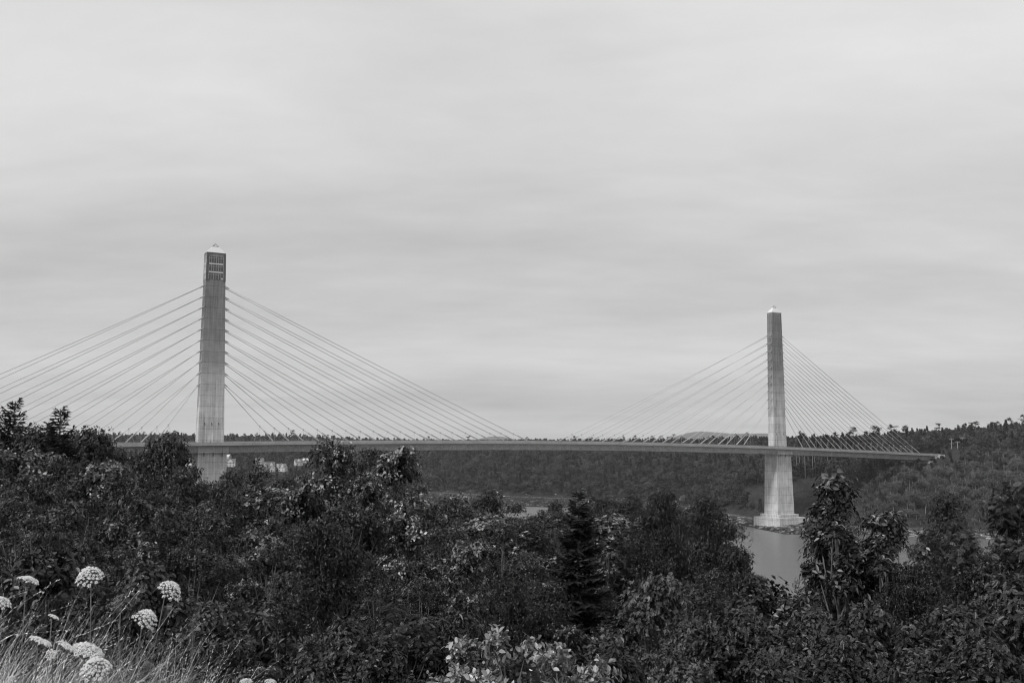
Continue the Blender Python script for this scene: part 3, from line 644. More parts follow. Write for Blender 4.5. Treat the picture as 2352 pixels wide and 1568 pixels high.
# ------------------------------------------------------------------ near trees, one row each: (name, kind, x, top, half width, depth, label)
NEAR = [
 # upper left skyline
 ('oak_tree', 'oak_a', 8, 926, 75, 62, 'dense tall tree cut by the left edge of the view, highest crown at far left'),
 ('spruce_tree', 'spruce_c', 36, 912, 60, 62, 'dark jagged spruce top poking over the crowns at the far left edge'),
 ('maple_tree', 'dark_a', 95, 978, 55, 58, 'round dark crown between the two left spruce tops'),
 ('spruce_tree', 'spruce_c', 140, 930, 62, 56, 'small pointed dark spruce standing against the sky left of the left pylon'),
 ('birch_tree', 'dark_a', 215, 984, 52, 66, 'dark leafy crown just right of the pointed spruce, stays crossing behind it'),
 ('birch_tree', 'birch_a', 275, 990, 34, 70, 'narrow loose treetop beside where the lowest stays reach the deck at left'),
 ('cherry_tree', 'dark_a', 385, 998, 58, 52, 'round-topped very dark tree covering the deck left of the left pylon'),
 ('oak_tree', 'oak_b', 225, 1062, 80, 40, 'pale-tipped leafy tree below the skyline at left centre of the wooded bank'),
 ('oak_tree', 'oak_b', 50, 1040, 100, 38, 'broad mottled tree under the tall crown at the left edge'),
 ('birch_tree', 'birch_b', 310, 1080, 75, 34, 'fine-leaved tree in front of the round dark tree left of the pylon'),
 ('birch_tree', 'birch_a', 125, 1120, 95, 30, 'fine-leaved bushy tree above the flower heads at left'),
 ('dogwood_tree', 'leafy_a', 255, 1150, 70, 24, 'small forked tree with thin pale stems in the dark left foliage'),
 ('birch_tree', 'dark_b', 425, 1075, 40, 46, 'dark drooping tree hugging the left side of the left pylon pier'),
 ('birch_tree', 'birch_b', 400, 1150, 80, 30, 'dim fine-leaved tree below the left pylon pier'),
 # under and right of the left pylon
 ('birch_tree', 'birch_a', 470, 1108, 46, 60, 'small-leaved tree whose tip just covers the foot of the left pylon'),
 ('birch_tree', 'birch_b', 530, 1070, 48, 66, 'loose bushy tree right of the left pylon pier in front of the far village'),
 ('spruce_tree', 'spruce_b', 590, 1050, 22, 75, 'slim dark spire tree left of the white gabled houses'),
 ('birch_tree', 'birch_a', 640, 1088, 72, 52, 'pale-speckled tree directly below the white gabled houses'),
 ('birch_tree', 'birch_b', 560, 1125, 85, 38, 'speckled fine-leaved tree between the left pylon and the tall oak'),
 ('oak_tree', 'oak_a', 762, 1018, 62, 40, 'tall oak whose dark top reaches the deck in the centre left'),
 ('birch_tree', 'birch_a', 835, 1012, 46, 55, 'thin see-through treetop crossing the deck just right of the tall oak'),
 ('oak_tree', 'oak_b', 905, 1030, 34, 38, 'slender oak leader standing apart right of the tall oak'),
 ('oak_tree', 'oak_a', 860, 1090, 120, 33, 'wide bright-leaved oak filling the centre left of the bank'),
 ('oak_tree', 'oak_b', 690, 1115, 95, 32, 'bright-tipped oak below the white gabled houses and left of the wide oak'),
 ('birch_tree', 'birch_b', 590, 1215, 105, 24, 'shaded fine-leaved bush tree below centre left'),
 ('birch_tree', 'dark_b', 460, 1230, 85, 20, 'dark drooping-leaved tree behind the highest right-hand flower head'),
 ('maple_tree', 'dark_a', 775, 1230, 110, 23, 'dark leafy tree in the shade under the bright oaks'),
 ('oak_tree', 'oak_b', 940, 1180, 80, 27, 'bright-tipped oak branch mass leaning to the river gap'),
 ('birch_tree', 'birch_a', 1040, 1148, 60, 62, 'mid grey rounded tree at the tidal flat, left of the first water glimpse'),
 ('cherry_tree', 'dark_a', 1122, 1130, 40, 56, 'dark upright tree just left of the small water glimpse'),
 ('birch_tree', 'birch_b', 1105, 1200, 50, 45, 'fine-leaved shrubby tree below the small water glimpse at left'),
 ('birch_tree', 'birch_a', 1275, 1186, 45, 48, 'rounded grey tree just below the small water glimpse'),
 ('birch_tree', 'birch_b', 1290, 1150, 40, 66, 'pale-speckled treetop right of the small water glimpse'),
 ('spruce_tree', 'spruce_a', 1328, 1116, 150, 26, 'tall dark spruce with pointed leader in the middle of the bank'),
 ('birch_tree', 'birch_a', 1410, 1145, 62, 62, 'white-speckled tree right of the tall central spruce'),
 ('birch_tree', 'birch_b', 1465, 1175, 55, 58, 'fine-leaved grey tree between the central spruce and the twin dark trees'),
 ('cherry_tree', 'dark_b', 1532, 1128, 68, 36, 'left one of two tall dark drooping-leaved trees right of centre'),
 ('cherry_tree', 'dark_b', 1630, 1146, 66, 35, 'right one of two tall dark drooping-leaved trees beside the river'),
 ('cherry_tree', 'dark_a', 1692, 1252, 45, 28, 'dark leafy tree whose edge steps down along the open water'),
 ('birch_tree', 'dark_b', 1480, 1240, 90, 25, 'dark tree in the hollow under the twin drooping trees'),
 ('birch_tree', 'birch_b', 1180, 1262, 80, 30, 'dim fine-leaved tree in the middle below the water glimpse'),
 ('oak_tree', 'oak_b', 1065, 1248, 70, 19, 'low oak with bright jagged leaves at the centre of the slope'),
 ('birch_tree', 'birch_a', 1170, 1340, 75, 22, 'soft grey small-leaved tree left of the central spruce foot'),
 # right hand side
 ('elm_tree', 'leafy_a', 1948, 1098, 72, 13.5, 'large-leaved sapling with pale twigs standing over the right pylon footing'),
 ('elm_tree', 'leafy_a', 2070, 1178, 60, 13, 'leaning large-leaved sapling right of the pale-twigged sapling'),
 ('cherry_tree', 'dark_b', 1950, 1205, 55, 17, 'dark narrow-leaved tree standing right behind the pale-twigged sapling'),
 ('elm_tree', 'dark_b', 1945, 1262, 55, 14, 'dark leafy mass below the pale-twigged sapling beside the open water'),
 ('ash_tree', 'ash_a', 2318, 1104, 40, 15, 'pale feathery ash leader rising at the right edge'),
 ('ash_tree', 'ash_a', 2190, 1190, 110, 17, 'broad feathery-leaved ash on the right below the wooded hill'),
 ('ash_tree', 'ash_a', 2330, 1205, 85, 15, 'feathery ash crown cut by the right edge of the view'),
 ('hickory_tree', 'dark_a', 2175, 1130, 42, 90, 'nearly black conical tree in front of the far right slope'),
 ('beech_tree', 'dark_b', 2110, 1290, 95, 12, 'dark drooping-leaved tree against the water gaps at lower right'),
 ('beech_tree', 'dark_a', 2270, 1290, 100, 12, 'dense dark tree at lower right under the ash crowns'),
 ('birch_tree', 'bush_small', 1765, 1340, 58, 16, 'twiggy shrub tree at the bottom of the open water'),
 ('birch_tree', 'birch_b', 1640, 1300, 85, 17, 'dark fine-leaved tree left of the twiggy shrub by the water'),
]
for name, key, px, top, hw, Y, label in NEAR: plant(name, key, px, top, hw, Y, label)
# the rest of the wooded bank, filled layer by layer up to the skyline of the named trees
BX = [-60, 60, 100, 200, 300, 400, 440, 520, 560, 650, 740, 870, 960, 1000, 1060, 1165, 1170, 1225, 1240, 1300, 1450, 1550, 1640, 1700, 1760, 1800, 1900, 2060, 2110, 2200, 2360]
BY = [985, 1005, 1030, 1035, 1060, 1075, 1125, 1125, 1105, 1095, 1075, 1080, 1110, 1140, 1140, 1140, 1140, 1140, 1140, 1135, 1140, 1140, 1155, 1255, 1320, 1360, 1410, 1430, 1340, 1270, 1250]
FILL = {'birch_a': ('birch_tree', 'fine-leaved tree filling the wooded bank below the viewpoint', 'fine-leaved trees filling the near bank'), 'birch_b': ('birch_tree', 'fine-leaved tree filling the wooded bank below the viewpoint', 'fine-leaved trees filling the near bank'),
        'dark_a': ('cherry_tree', 'dark-leaved tree in the shade of the near wooded bank', 'dark-leaved trees filling the near bank'), 'dark_b': ('cherry_tree', 'dark-leaved tree in the shade of the near wooded bank', 'dark-leaved trees filling the near bank'),
        'oak_a': ('oak_tree', 'lobed-leaved oak filling the near wooded bank', 'oaks filling the near bank'), 'oak_b': ('oak_tree', 'lobed-leaved oak filling the near wooded bank', 'oaks filling the near bank'),
        'spruce_a': ('spruce_tree', 'dark spruce among the leafy trees of the near bank', 'spruces on the near bank')}
rf = random.Random(3)
for d in (15, 20, 26, 33, 42, 54, 70, 92, 120):
    px = -40.
    while px < 2400:
        key = rf.choices(['birch_a', 'birch_b', 'dark_a', 'dark_b', 'oak_a', 'oak_b', 'spruce_a'], [3, 3, 2, 2, 1.5, 1.5, .5])[0]
        Y = d * rf.uniform(.9, 1.1); crown, trunk, H, Rr, tz = PROTO[key]
        hgt = rf.uniform(10, 17) if d > 40 else rf.uniform(7.5, 12.5) if d > 28 else rf.uniform(4, 7.5) * (1 if d > 18 else .7)
        Rw = Rr * hgt / H * (.8 if key[0] != 's' else .6); rp = Rw / Y * F; x = (px - 1176) / F / CP * Y; z0 = gz(x, Y)
        lim = max(np.interp(px + k * rp, BX, BY) - 14 * abs(k) for k in (-.5, 0, .5)) + 4 + 130 * max(0, 1 - d / 45.) + rf.uniform(0, 30)
        if d < 27 and abs(px - 1328) < 50 + .6 * rp: lim = max(lim, 1340 if d > 18 else 1420)
        if d > 20 and abs(px - 1202) < 16 + .6 * rp: lim = max(lim, 1192)
        if d < 60 and 1670 < px + rp and px - rp < 1850: lim = max(lim, 1345)
        zmax = at(px, lim, Y).z
        if d > 36: zmax = at(px, lim - rf.uniform(0, 14), Y).z; hgt = min(21, zmax - z0)
        hgt = min(hgt, zmax - z0)
        if hgt > 2.2:
            top = z0 + hgt; dz_ = top - EYE; v_ = (dz_ * CP - Y * SP) / (Y * CP + dz_ * SP); nm, lb, gr = FILL[key]
            across = ('at the left edge', 'under the lowest left stays', 'below the left pylon pier', 'below the white village houses', 'left of the small water glimpse', 'below the small water glimpse',
                      'around the central spruce', 'left of the open water', 'between the open water and the pale-twigged sapling', 'below the end of the deck', 'at the right edge')[int(np.searchsorted([130, 380, 560, 760, 1000, 1260, 1450, 1700, 1960, 2180], px))]
            depth_ = 'among the front rows' if d < 25 else ('halfway up the mass' if d < 50 else 'in the back rows')
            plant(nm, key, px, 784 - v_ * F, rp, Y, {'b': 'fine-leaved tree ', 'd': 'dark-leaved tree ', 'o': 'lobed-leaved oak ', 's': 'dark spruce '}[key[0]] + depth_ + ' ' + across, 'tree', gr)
        px += max(26, rp * (rf.uniform(.85, 1.35) if d < 36 else rf.uniform(.55, .95)))
# lowest layer: saplings and shrubs right below the viewpoint
LOW = [
 ('maple_sapling', 'maple_a', 1465, 1310, 60, 9.5, 'maple sapling with pale hanging leaves at bottom centre right', 'sapling'),
 ('maple_sapling', 'maple_a', 1545, 1425, 75, 8.5, 'low maple sapling right of the pale hanging leaves', 'sapling'),
 ('oak_sapling', 'maple_b', 1700, 1395, 95, 8.5, 'jagged-leaved oak sapling at the bottom below the twiggy shrub', 'sapling'),
 ('oak_sapling', 'maple_b', 1850, 1400, 95, 8.0, 'jagged-leaved oak sapling at bottom right below the dark leafy mass', 'sapling'),
 ('oak_sapling', 'maple_b', 2010, 1390, 100, 7.4, 'large-leaved oak sapling in front of the bright water gaps', 'sapling'),
 ('oak_sapling', 'maple_b', 2170, 1395, 100, 7.0, 'large-leaved oak sapling at lower right between two others', 'sapling'),
 ('oak_sapling', 'maple_b', 2320, 1330, 105, 7.2, 'large-leaved oak sapling cut by the lower right edge', 'sapling'),
 ('oak_sapling', 'maple_b', 1930, 1470, 95, 6.2, 'oak sapling touching the bottom edge at right', 'sapling'),
 ('oak_sapling', 'maple_b', 2110, 1490, 95, 5.9, 'dark oak sapling along the bottom edge near the right corner', 'sapling'),
 ('oak_sapling', 'maple_b', 2280, 1470, 110, 5.6, 'dark oak sapling filling the bottom right corner', 'sapling'),
 ('ash_sapling', 'ash_a', 940, 1395, 52, 9.0, 'sapling with drooping compound leaves at bottom left of centre', 'sapling'),
 ('maple_sapling', 'maple_b', 790, 1430, 85, 8.0, 'low jagged-leaved sapling at the bottom left of centre', 'sapling'),
 ('leafy_shrub', 'bush_lance', 640, 1400, 95, 9.0, 'narrow-leaved dark shrub right of the grass tuft', 'shrub'),
 ('maple_sapling', 'maple_b', 330, 1300, 110, 10.0, 'dark jagged-leaved maple right behind the white flower heads', 'sapling'),
 ('maple_sapling', 'maple_b', 480, 1390, 85, 8.5, 'dark jagged-leaved sapling right of the flower heads', 'sapling'),
 ('leafy_shrub', 'bush_small', 120, 1270, 100, 12, 'dark small-leaved shrub behind the tall grass at left', 'shrub'),
 ('leafy_shrub', 'bush_lance', 560, 1470, 90, 6.8, 'narrow-leaved weeds at the bottom right of the grass tuft', 'shrub'),
 ('leafy_shrub', 'bush_small', 710, 1500, 80, 6.2, 'small-leaved shrub at the bottom edge left of centre', 'shrub'),
 ('leafy_shrub', 'bush_small', 880, 1490, 80, 6.5, 'dark round shrub at the bottom edge below the drooping sapling', 'shrub'),
 ('pale_shrub', 'bush_bright', 1150, 1448, 82, 6.6, 'bright upright-leaved shrub at bottom centre', 'shrub'),
 ('pale_shrub', 'bush_bright', 1285, 1490, 55, 6.0, 'smaller bright upright-leaved shrub right of the bottom centre one', 'shrub'),
 ('pale_shrub', 'bush_bright', 1045, 1530, 45, 5.8, 'low bright-leaved shrub left of the bottom centre one', 'shrub'),
 ('fern', 'fern', 1225, 1520, 70, 5.4, 'feathery fern fronds between the two bright shrubs', 'fern'),
 ('leafy_shrub', 'bush_small', 1400, 1480, 80, 6.6, 'dark shrub right of the smaller bright-leaved shrub', 'shrub'),
 ('maple_sapling', 'maple_a', 1600, 1500, 75, 6.0, 'low maple with pale leaves at the bottom edge right of centre', 'sapling'),
 ('leafy_shrub', 'bush_small', 1760, 1500, 80, 6.0, 'small-leaved shrub at the bottom edge between the oak saplings', 'shrub'),
 ('leafy_shrub', 'bush_lance', 1010, 1400, 70, 9.5, 'shaded narrow-leaved shrub above the low bright shrub', 'shrub'),
 ('leafy_shrub', 'bush_small', 1330, 1500, 70, 8.5, 'shaded shrub at the foot of the central spruce', 'shrub'),
]
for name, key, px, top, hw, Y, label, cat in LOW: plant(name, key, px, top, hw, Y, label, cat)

# undergrowth: ground cover over the whole near slope
rng = np.random.RandomState(77); n = 170000
d = 4.8 * (140 / 4.8) ** rng.uniform(0, 1, n); u = rng.uniform(-.66, .66, n); y = d; x = u * d
keep = ~((y < 7.0) & (x < -.4)); x, y, d = x[keep], y[keep], d[keep]; n = len(x)
z = ground_h(x, y) + rng.uniform(0, 1, n) ** 1.5 * np.clip(.25 * d ** .6, .3, 3.2)
P = np.stack([x, y, z], -1); S = .065 + .0034 * d; S = S * rng.uniform(.7, 1.4, n)
D = unit(rng.normal(0, 1, (n, 3)) * [1, 1, .4]); Nn = unit(rng.normal(0, .45, (n, 3)) + [0, -.2, 1])
v, l, c, t = leaves('ovate', P, D, Nn, S, np.exp(rng.normal(0, .4, n)))
tag(obj('undergrowth', np_mesh('undergrowth', v, l, c, M['under'], t)), kind='stuff')

from collections import defaultdict
def tell_apart(names):
    b_ = defaultdict(list)
    for o in scene.objects:
        if o.parent is None and o.get('group') in names: b_[o['label']].append(o)
    for lb, os_ in b_.items():
        os_.sort(key=lambda o: o.location.x / o.location.y); k = len(os_)
        if k in (2, 3) and len(lb.split()) <= 13:
            for o, w_ in zip(os_, ('left', 'right') if k == 2 else ('left', 'middle', 'right')): o['label'] = lb + ', ' + w_ + ' one'
tell_apart({v_[2] for v_ in FILL.values()})
# ------------------------------------------------------------------ far woods
def far_tree_arrays(rng, H, Rr, kind, nq, cs):
    """clump cloud of one distant tree at the origin"""
    if kind == 'con':
        t = rng.uniform(0, 1, nq) ** .75; t = .12 + .88 * t
        r = Rr * (1 - t) * rng.uniform(.55, 1.1, nq) * (1 + .3 * np.sin(t * 40 + rng.uniform(0, 6))) + .15; a = rng.uniform(0, 6.28, nq)
        P = np.stack([r * np.cos(a), r * np.sin(a), t * H], -1); out = np.stack([np.cos(a), np.sin(a), np.full(nq, .35)], -1)
    elif kind == 'pine':
        nl = 14; lt = rng.uniform(.52, 1, nl); la = rng.uniform(0, 6.28, nl); lr = Rr * np.where(lt > .9, .3, rng.uniform(.4, 1, nl))
        k = rng.randint(0, nl, nq); s_ = rng.uniform(.1, 1, nq) ** .6
        P = np.stack([np.cos(la[k]) * lr[k] * s_, np.sin(la[k]) * lr[k] * s_, lt[k] * H + s_ * .5], -1) + rng.normal(0, [.55, .55, .28], (nq, 3))
        out = unit(P - [0, 0, H * .7]) + [0, 0, .5]
    else:
        nl = 11; C = rng.normal(0, 1, (nl, 3)); C = unit(C) * rng.uniform(.2, .72, (nl, 1)); C[:, 2] = np.abs(C[:, 2]) * 1.0 - .12
        C = C * [Rr, Rr, H * .42] + [0, 0, H * .48]; lr = rng.uniform(.34, .56, nl) * Rr
        k = rng.randint(0, nl, nq); o = unit(rng.normal(0, 1, (nq, 3))); o[:, 2] = np.where(o[:, 2] < -.25, -o[:, 2], o[:, 2])
        P = C[k] + o * (lr[k] * rng.uniform(.65, 1.12, nq))[:, None] * [1, 1, .8]; out = o
    Nn = unit(out + rng.normal(0, .55, (nq, 3)) + [0, 0, .35]); D = unit(np.cross(Nn, rng.normal(0, 1, (nq, 3))))
    return P, D, Nn, cs * rng.uniform(.6, 1.35, nq)
def far_tree_mesh(seed, H, Rr, kind, nq, cs, trunk=True):
    rng = np.random.RandomState(seed); P, D, Nn, S = far_tree_arrays(rng, H, Rr, kind, nq, cs)
    v, l, c, t = leaves('quad', P, D, Nn, S, np.exp(rng.normal(0, .15, nq)))
    mb = MB(); mb.tube([(0, 0, -1), (rng.normal(0, .2), rng.normal(0, .2), H * .5), (0, 0, H * .92)], [.012 * H + .06, .009 * H + .04, .03], 5)
    if kind == 'bro':
        for i in range(5):
            a = rng.uniform(0, 6.28); mb.tube([(0, 0, H * rng.uniform(.3, .55)), (math.cos(a) * Rr * .6, math.sin(a) * Rr * .6, H * rng.uniform(.6, .85))], [.09, .03], 4)
    bv = np.array(mb.V); bl = np.array([i for f in mb.Fc for i in f]); bc = np.array([len(f) for f in mb.Fc])
    mid = np.concatenate([np.zeros(len(c), int), np.ones(len(bc), int)])
    return np_mesh('tree', np.concatenate([v, bv]), np.concatenate([l, bl + len(v)]), np.concatenate([c, bc]), [M['farcon' if kind != 'bro' else 'far'], M['bark_far']], np.concatenate([t, np.ones(len(bv))]), mid)
FAR = {'bro': [far_tree_mesh(100 + i, 13, 4.6, 'bro', 1400, .58) for i in range(5)],
       'con': [far_tree_mesh(120 + i, 14, 3.0, 'con', 1000, .58) for i in range(3)],
       'pine': [far_tree_mesh(140 + i, 18, 4.2, 'pine', 1200, .62) for i in range(3)]}

def px_of(x, y): return 1176 + F * CP * x / y
T2 = T1 + Vector((math.cos(TH), math.sin(TH))) * SPAN
HOUSES = [  # x, y of the base in the print, depth, width, depth, wall height, turn, label, cat
 (596, 1069, 1010, 9, 8, 5.5, .3, 'small white house right of the left pylon pier, beneath the far wood', 'house'),
 (522, 1055, 1090, 7, 6, 3.5, -.3, 'tiny white cottage higher up the far slope by the left pylon pier', 'cottage'),
 (616, 1083, 960, 13, 9, 6.5, .25, 'large white double-gabled house across the water, left end of the white row', 'house'),
 (646, 1082, 965, 11, 8, 5.0, -.2, 'white house next to the double-gabled house, half behind treetops', 'house'),
 (685, 1068, 1010, 8, 7, 4.5, .5, 'pale grey house up the slope with one bright gable', 'house'),
 (702, 1062, 1050, 6, 5, 3.0, .1, 'tiny white shed at the right end of the far village', 'shed'),
 (530, 1071, 1000, 10, 8, 5.0, .1, 'white house with a bright gable close to the pylon pier edge', 'house')]
HP = []
for hx, hy, Y, *_ in HOUSES:
    p = at(hx, hy, Y)
    # move along the bearing to where the slope has the wanted height
    best = min(np.arange(880, 1350, 5.), key=lambda yy: abs(gz(at(hx, hy, yy).x, yy) - at(hx, hy, yy).z)); HP.append((at(hx, hy, best).x, best))
CH = (435, 1092); chY = min(np.arange(880, 1350, 5.), key=lambda yy: abs(gz(at(*CH, yy).x, yy) - at(*CH, yy).z)); CHP = (at(*CH, chY).x, chY)
def blocked(x, y):
    px = px_of(x, y)
    if math.hypot(x - T2.x, y - T2.y) < 20: return True
    s = y - float(np.interp(px, PXS, SH))
    if s < (15 if px < 1660 else 22): return True
    if 1800 < px < 1925 and y < 700 + (px - 1800) * .05: return True      # mown slope under the pines
    if 1690 < px <= 1800 and 34 < s < 78: return True                     # pale clearing left of the pier
    for hx, hy in HP + [CHP]:
        if abs(x - hx * y / hy) < 9 and hy - 75 < y < hy + 8: return True
    for qx, qy in ((2185, 0), (2199, 0), (2208, 0)):
        if abs(px - qx) < 15 and 704 < y < 745: return True
    # keep the deck end and abutment clear
    e = T1 + Vector((math.cos(TH), math.sin(TH))) * 503
    if math.hypot(x - e.x, y - e.y) < 9: return True
    lx = (x - T1.x) * math.cos(TH) + (y - T1.y) * math.sin(TH); ly = -(x - T1.x) * math.sin(TH) + (y - T1.y) * math.cos(TH)
    if -190 < lx < 516 and abs(ly) < 10 and gz(x, y) + 6 > railz(lx) - 5.5: return True
    lx = (x - T1.x) * math.cos(TH) + (y - T1.y) * math.sin(TH); ly = -(x - T1.x) * math.sin(TH) + (y - T1.y) * math.cos(TH)
    return False
rng = np.random.RandomState(11); cand = []
for y in np.arange(560, 1050, 6.2):
    for x in np.arange(.20 * y, .56 * y, 6.2):
        xx, yy = x + rng.uniform(-2.6, 2.6), y + rng.uniform(-2.6, 2.6)
        if not blocked(xx, yy): cand.append((xx, yy))
cand.sort(key=lambda c_: c_[1] - float(np.interp(px_of(*c_), PXS, SH)) * 0 )
def head_room(x, y):
    """tallest tree that leaves the deck in view"""
    u_ = x / y; t_ = np.linspace(-190, 530, 361); ux = (T1.x + t_ * math.cos(TH)) / (T1.y + t_ * math.sin(TH)); k = int(np.argmin(abs(ux - u_))); lx = t_[k]
    if abs(ux[k] - u_) > .01: return 99.
    Yd = T1.y + lx * math.sin(TH)
    if y > Yd + 22: return 99.
    zc_ = EYE + (railz(lx) - 5.6 - EYE) * y / Yd
    return max(2.5, zc_ - gz(x, y))
def visible(x, y): return px_of(x, y) < 2420
cand = [c_ for c_ in cand if visible(*c_)]
right_near, right_far = cand[:285], cand[285:]
LAB = {'bro': ('leafy_tree', 'leafy tree on the far right bank beyond the river', 'leafy trees on the far right bank'),
       'con': ('fir_tree', 'dark pointed fir on the far right bank beyond the river', 'firs on the far right bank')}
for x, y in right_near:
    k = 'con' if rng.uniform() < .13 else 'bro'; nm, lb, gr = LAB[k]
    o = obj(nm, FAR[k][rng.randint(len(FAR[k]))]); s_ = rng.uniform(.6, 1.1) * (.6 if gz(x, y) < 8 else 1); s_ *= .45 if (1900 < px_of(x, y) < 2000 and y < 715) else 1; s_ = min(s_, head_room(x, y) / 14.)
    o.location = (x, y, gz(x, y) - .3); o.rotation_euler = (0, 0, rng.uniform(0, 6.28)); o.scale = (s_ * rng.uniform(.85, 1.15), s_ * rng.uniform(.85, 1.15), s_ * rng.uniform(.85, 1.15)); px_ = px_of(x, y); zr_ = gz(x, y)
    lb2 = ('leafy tree' if k == 'bro' else 'dark pointed fir') + ' across the river ' + ('low by the water' if zr_ < 12 else 'halfway up the hill' if zr_ < 32 else 'near the hilltop') + ' ' + \
        ('beside the right pylon pier' if px_ < 1900 else 'beside the mown slope' if px_ < 1990 else 'under the last stays' if px_ < 2080 else 'under the deck end' if px_ < 2160 else 'below the utility poles' if px_ < 2225 else 'right of the utility poles' if px_ < 2300 else 'at the right edge')
    tag(o, lb2, 'tree', gr)
# the stand of tall bare-trunked pines behind the mown slope
def tall_pine(seed):
    rng = np.random.RandomState(seed); P, D, Nn, S = far_tree_arrays(rng, 27, 4.2, 'pine', 1100, .85); P[:, 2] = 27 - (27 - P[:, 2]) * .85
    v, l, c, t = leaves('quad', P, D, Nn, S, np.exp(rng.normal(0, .3, len(P)))); mb = MB()
    mb.tube([(0, 0, -1), (rng.normal(0, .25), rng.normal(0, .25), 13), (rng.normal(0, .3), 0, 26)], [.30, .22, .06], 6)
    for i in range(7): a = rng.uniform(0, 6.28); z_ = rng.uniform(11, 24); mb.tube([(0, 0, z_), (math.cos(a) * 2.4, math.sin(a) * 2.4, z_ + .8)], [.06, .02], 3)
    return np_mesh('crown', v, l, c, M['farcon'], t), mb.mesh('trunk', M['bark_far'], True)
TP = [tall_pine(160 + i) for i in range(4)]
for i, px in enumerate([1822, 1829, 1836, 1841, 1849, 1858, 1864, 1872, 1880, 1886, 1893, 1902, 1911, 1922, 1930, 1937, 1944, 1950, 1957, 1965, 1974, 1984, 1993]):
    y = 706 + (px - 1800) * .05 + rng.uniform(0, 16); x = (px - 1176) / F / CP * y; z = gz(x, y)
    e = empty('tall_pine', (x, y, z - .3), 'tall pine with a bare pale trunk behind the mown slope by the right pylon', 'pine', 'bare-trunked pines behind the mown slope', rng.uniform(0, 6.28))
    s_ = (EYE + 3.0 + rng.uniform(-3.5, 2) - z) / 27.; e.scale = (.9, .9, s_); c_, t_ = TP[i % 4]; obj('trunk', t_, e); obj('crown', c_, e)
# skyline pines that stand out
for px, top, Y, s_, lab in ((2012, 977, 765, 1.0, 'pine with layered branches on the skyline, seen through the right-hand stays'), (2048, 973, 760, 1.1, 'tallest layered pine on the skyline just above the end of the deck'),
        (1960, 979, 770, 1.2, 'broad dark pine on the skyline behind the middle of the right-hand stays'), (1918, 991, 770, .8, 'small ragged pine on the skyline left of the broad dark pine'),
        (2240, 966, 790, 1.35, 'broad pine crown highest on the right-hand hill'), (2278, 968, 790, 1.2, 'second pine crown right of the highest one on the hill'), (2118, 984, 790, .9, 'light open-crowned tree on the skyline right of the deck end'),
        (1548, 995, 960, .8, 'lone thin pine standing over the deck left of the far wood')):
    p = at(px, top, Y); z = gz(p.x, Y); o = obj('skyline_pine', FAR['pine'][int(px) % 3]); o.location = (p.x, Y, z - .3); k = (p.z - z) / 18.2
    o.scale = (s_ * .95, s_ * .95, k); o.rotation_euler = (0, 0, px); tag(o, lab, 'pine')
# everything farther reads as one wood
parts = []; rng = np.random.RandomState(31); T0 = {}
for k, H, Rr, nq, cs in (('bro', 12.5, 4.5, 360, 1.05), ('con', 13, 2.8, 260, .95), ('pine', 17, 4.0, 330, 1.0)):
    T0[k] = [far_tree_arrays(np.random.RandomState(200 + i), H, Rr, k, nq, cs) for i in range(6)]
pts = [(x, y, 1.0) for x, y in right_far]
y = 700.
while y < 2300:
    st = 6.8 + max(0, (y - 1150)) * .008
    for x in np.arange(-.56 * y, .30 * y, st):
        xx, yy = x + rng.uniform(-.45, .45) * st, y + rng.uniform(-.45, .45) * st; px = px_of(xx, yy)
        if px < 120 or px > 1800 and yy < 1050: continue
        if 1652 < px and xx > .20 * yy and yy < 1050: continue
        if blocked(xx, yy): continue
        if px < 1500 and yy - float(np.interp(px, PXS, SH)) > 90 and yy < 1250 and rng.uniform() < .15: continue
        pts.append((xx, yy, 1.0))
    y += st
A = [[], [], [], [], []]
for x, y, s_ in pts:
    px = px_of(x, y); r = rng.uniform(); k = 'con' if r < .22 else ('pine' if r < .23 else 'bro')
    P, D, Nn, S = T0[k][rng.randint(6)]; a = rng.uniform(0, 6.28); ca, sa = math.cos(a), math.sin(a); Rm = np.array([[ca, sa, 0], [-sa, ca, 0], [0, 0, 1]])
    m_ = 1 if y < 1250 else .5; ii = slice(0, int(len(P) * m_)); sc = min(rng.uniform(.55, 1.2), head_room(x, y) / 13.5) if y < 760 else rng.uniform(.5, 1.2); sc3 = sc * (1 if y < 1250 else 1)
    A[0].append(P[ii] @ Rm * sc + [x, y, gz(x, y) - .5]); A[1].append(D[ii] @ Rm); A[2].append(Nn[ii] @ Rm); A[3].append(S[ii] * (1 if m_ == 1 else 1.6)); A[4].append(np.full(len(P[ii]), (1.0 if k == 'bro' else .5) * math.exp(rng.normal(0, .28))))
P, D, Nn, S, Tn = (np.concatenate(a) for a in A); Tn = Tn * np.exp(rng.normal(0, .12, len(Tn)))
v, l, c, t = leaves('quad', P, D, Nn, S, Tn)
tag(obj('far_wood', np_mesh('far_wood', v, l, c, M['far'], t)), kind='stuff')
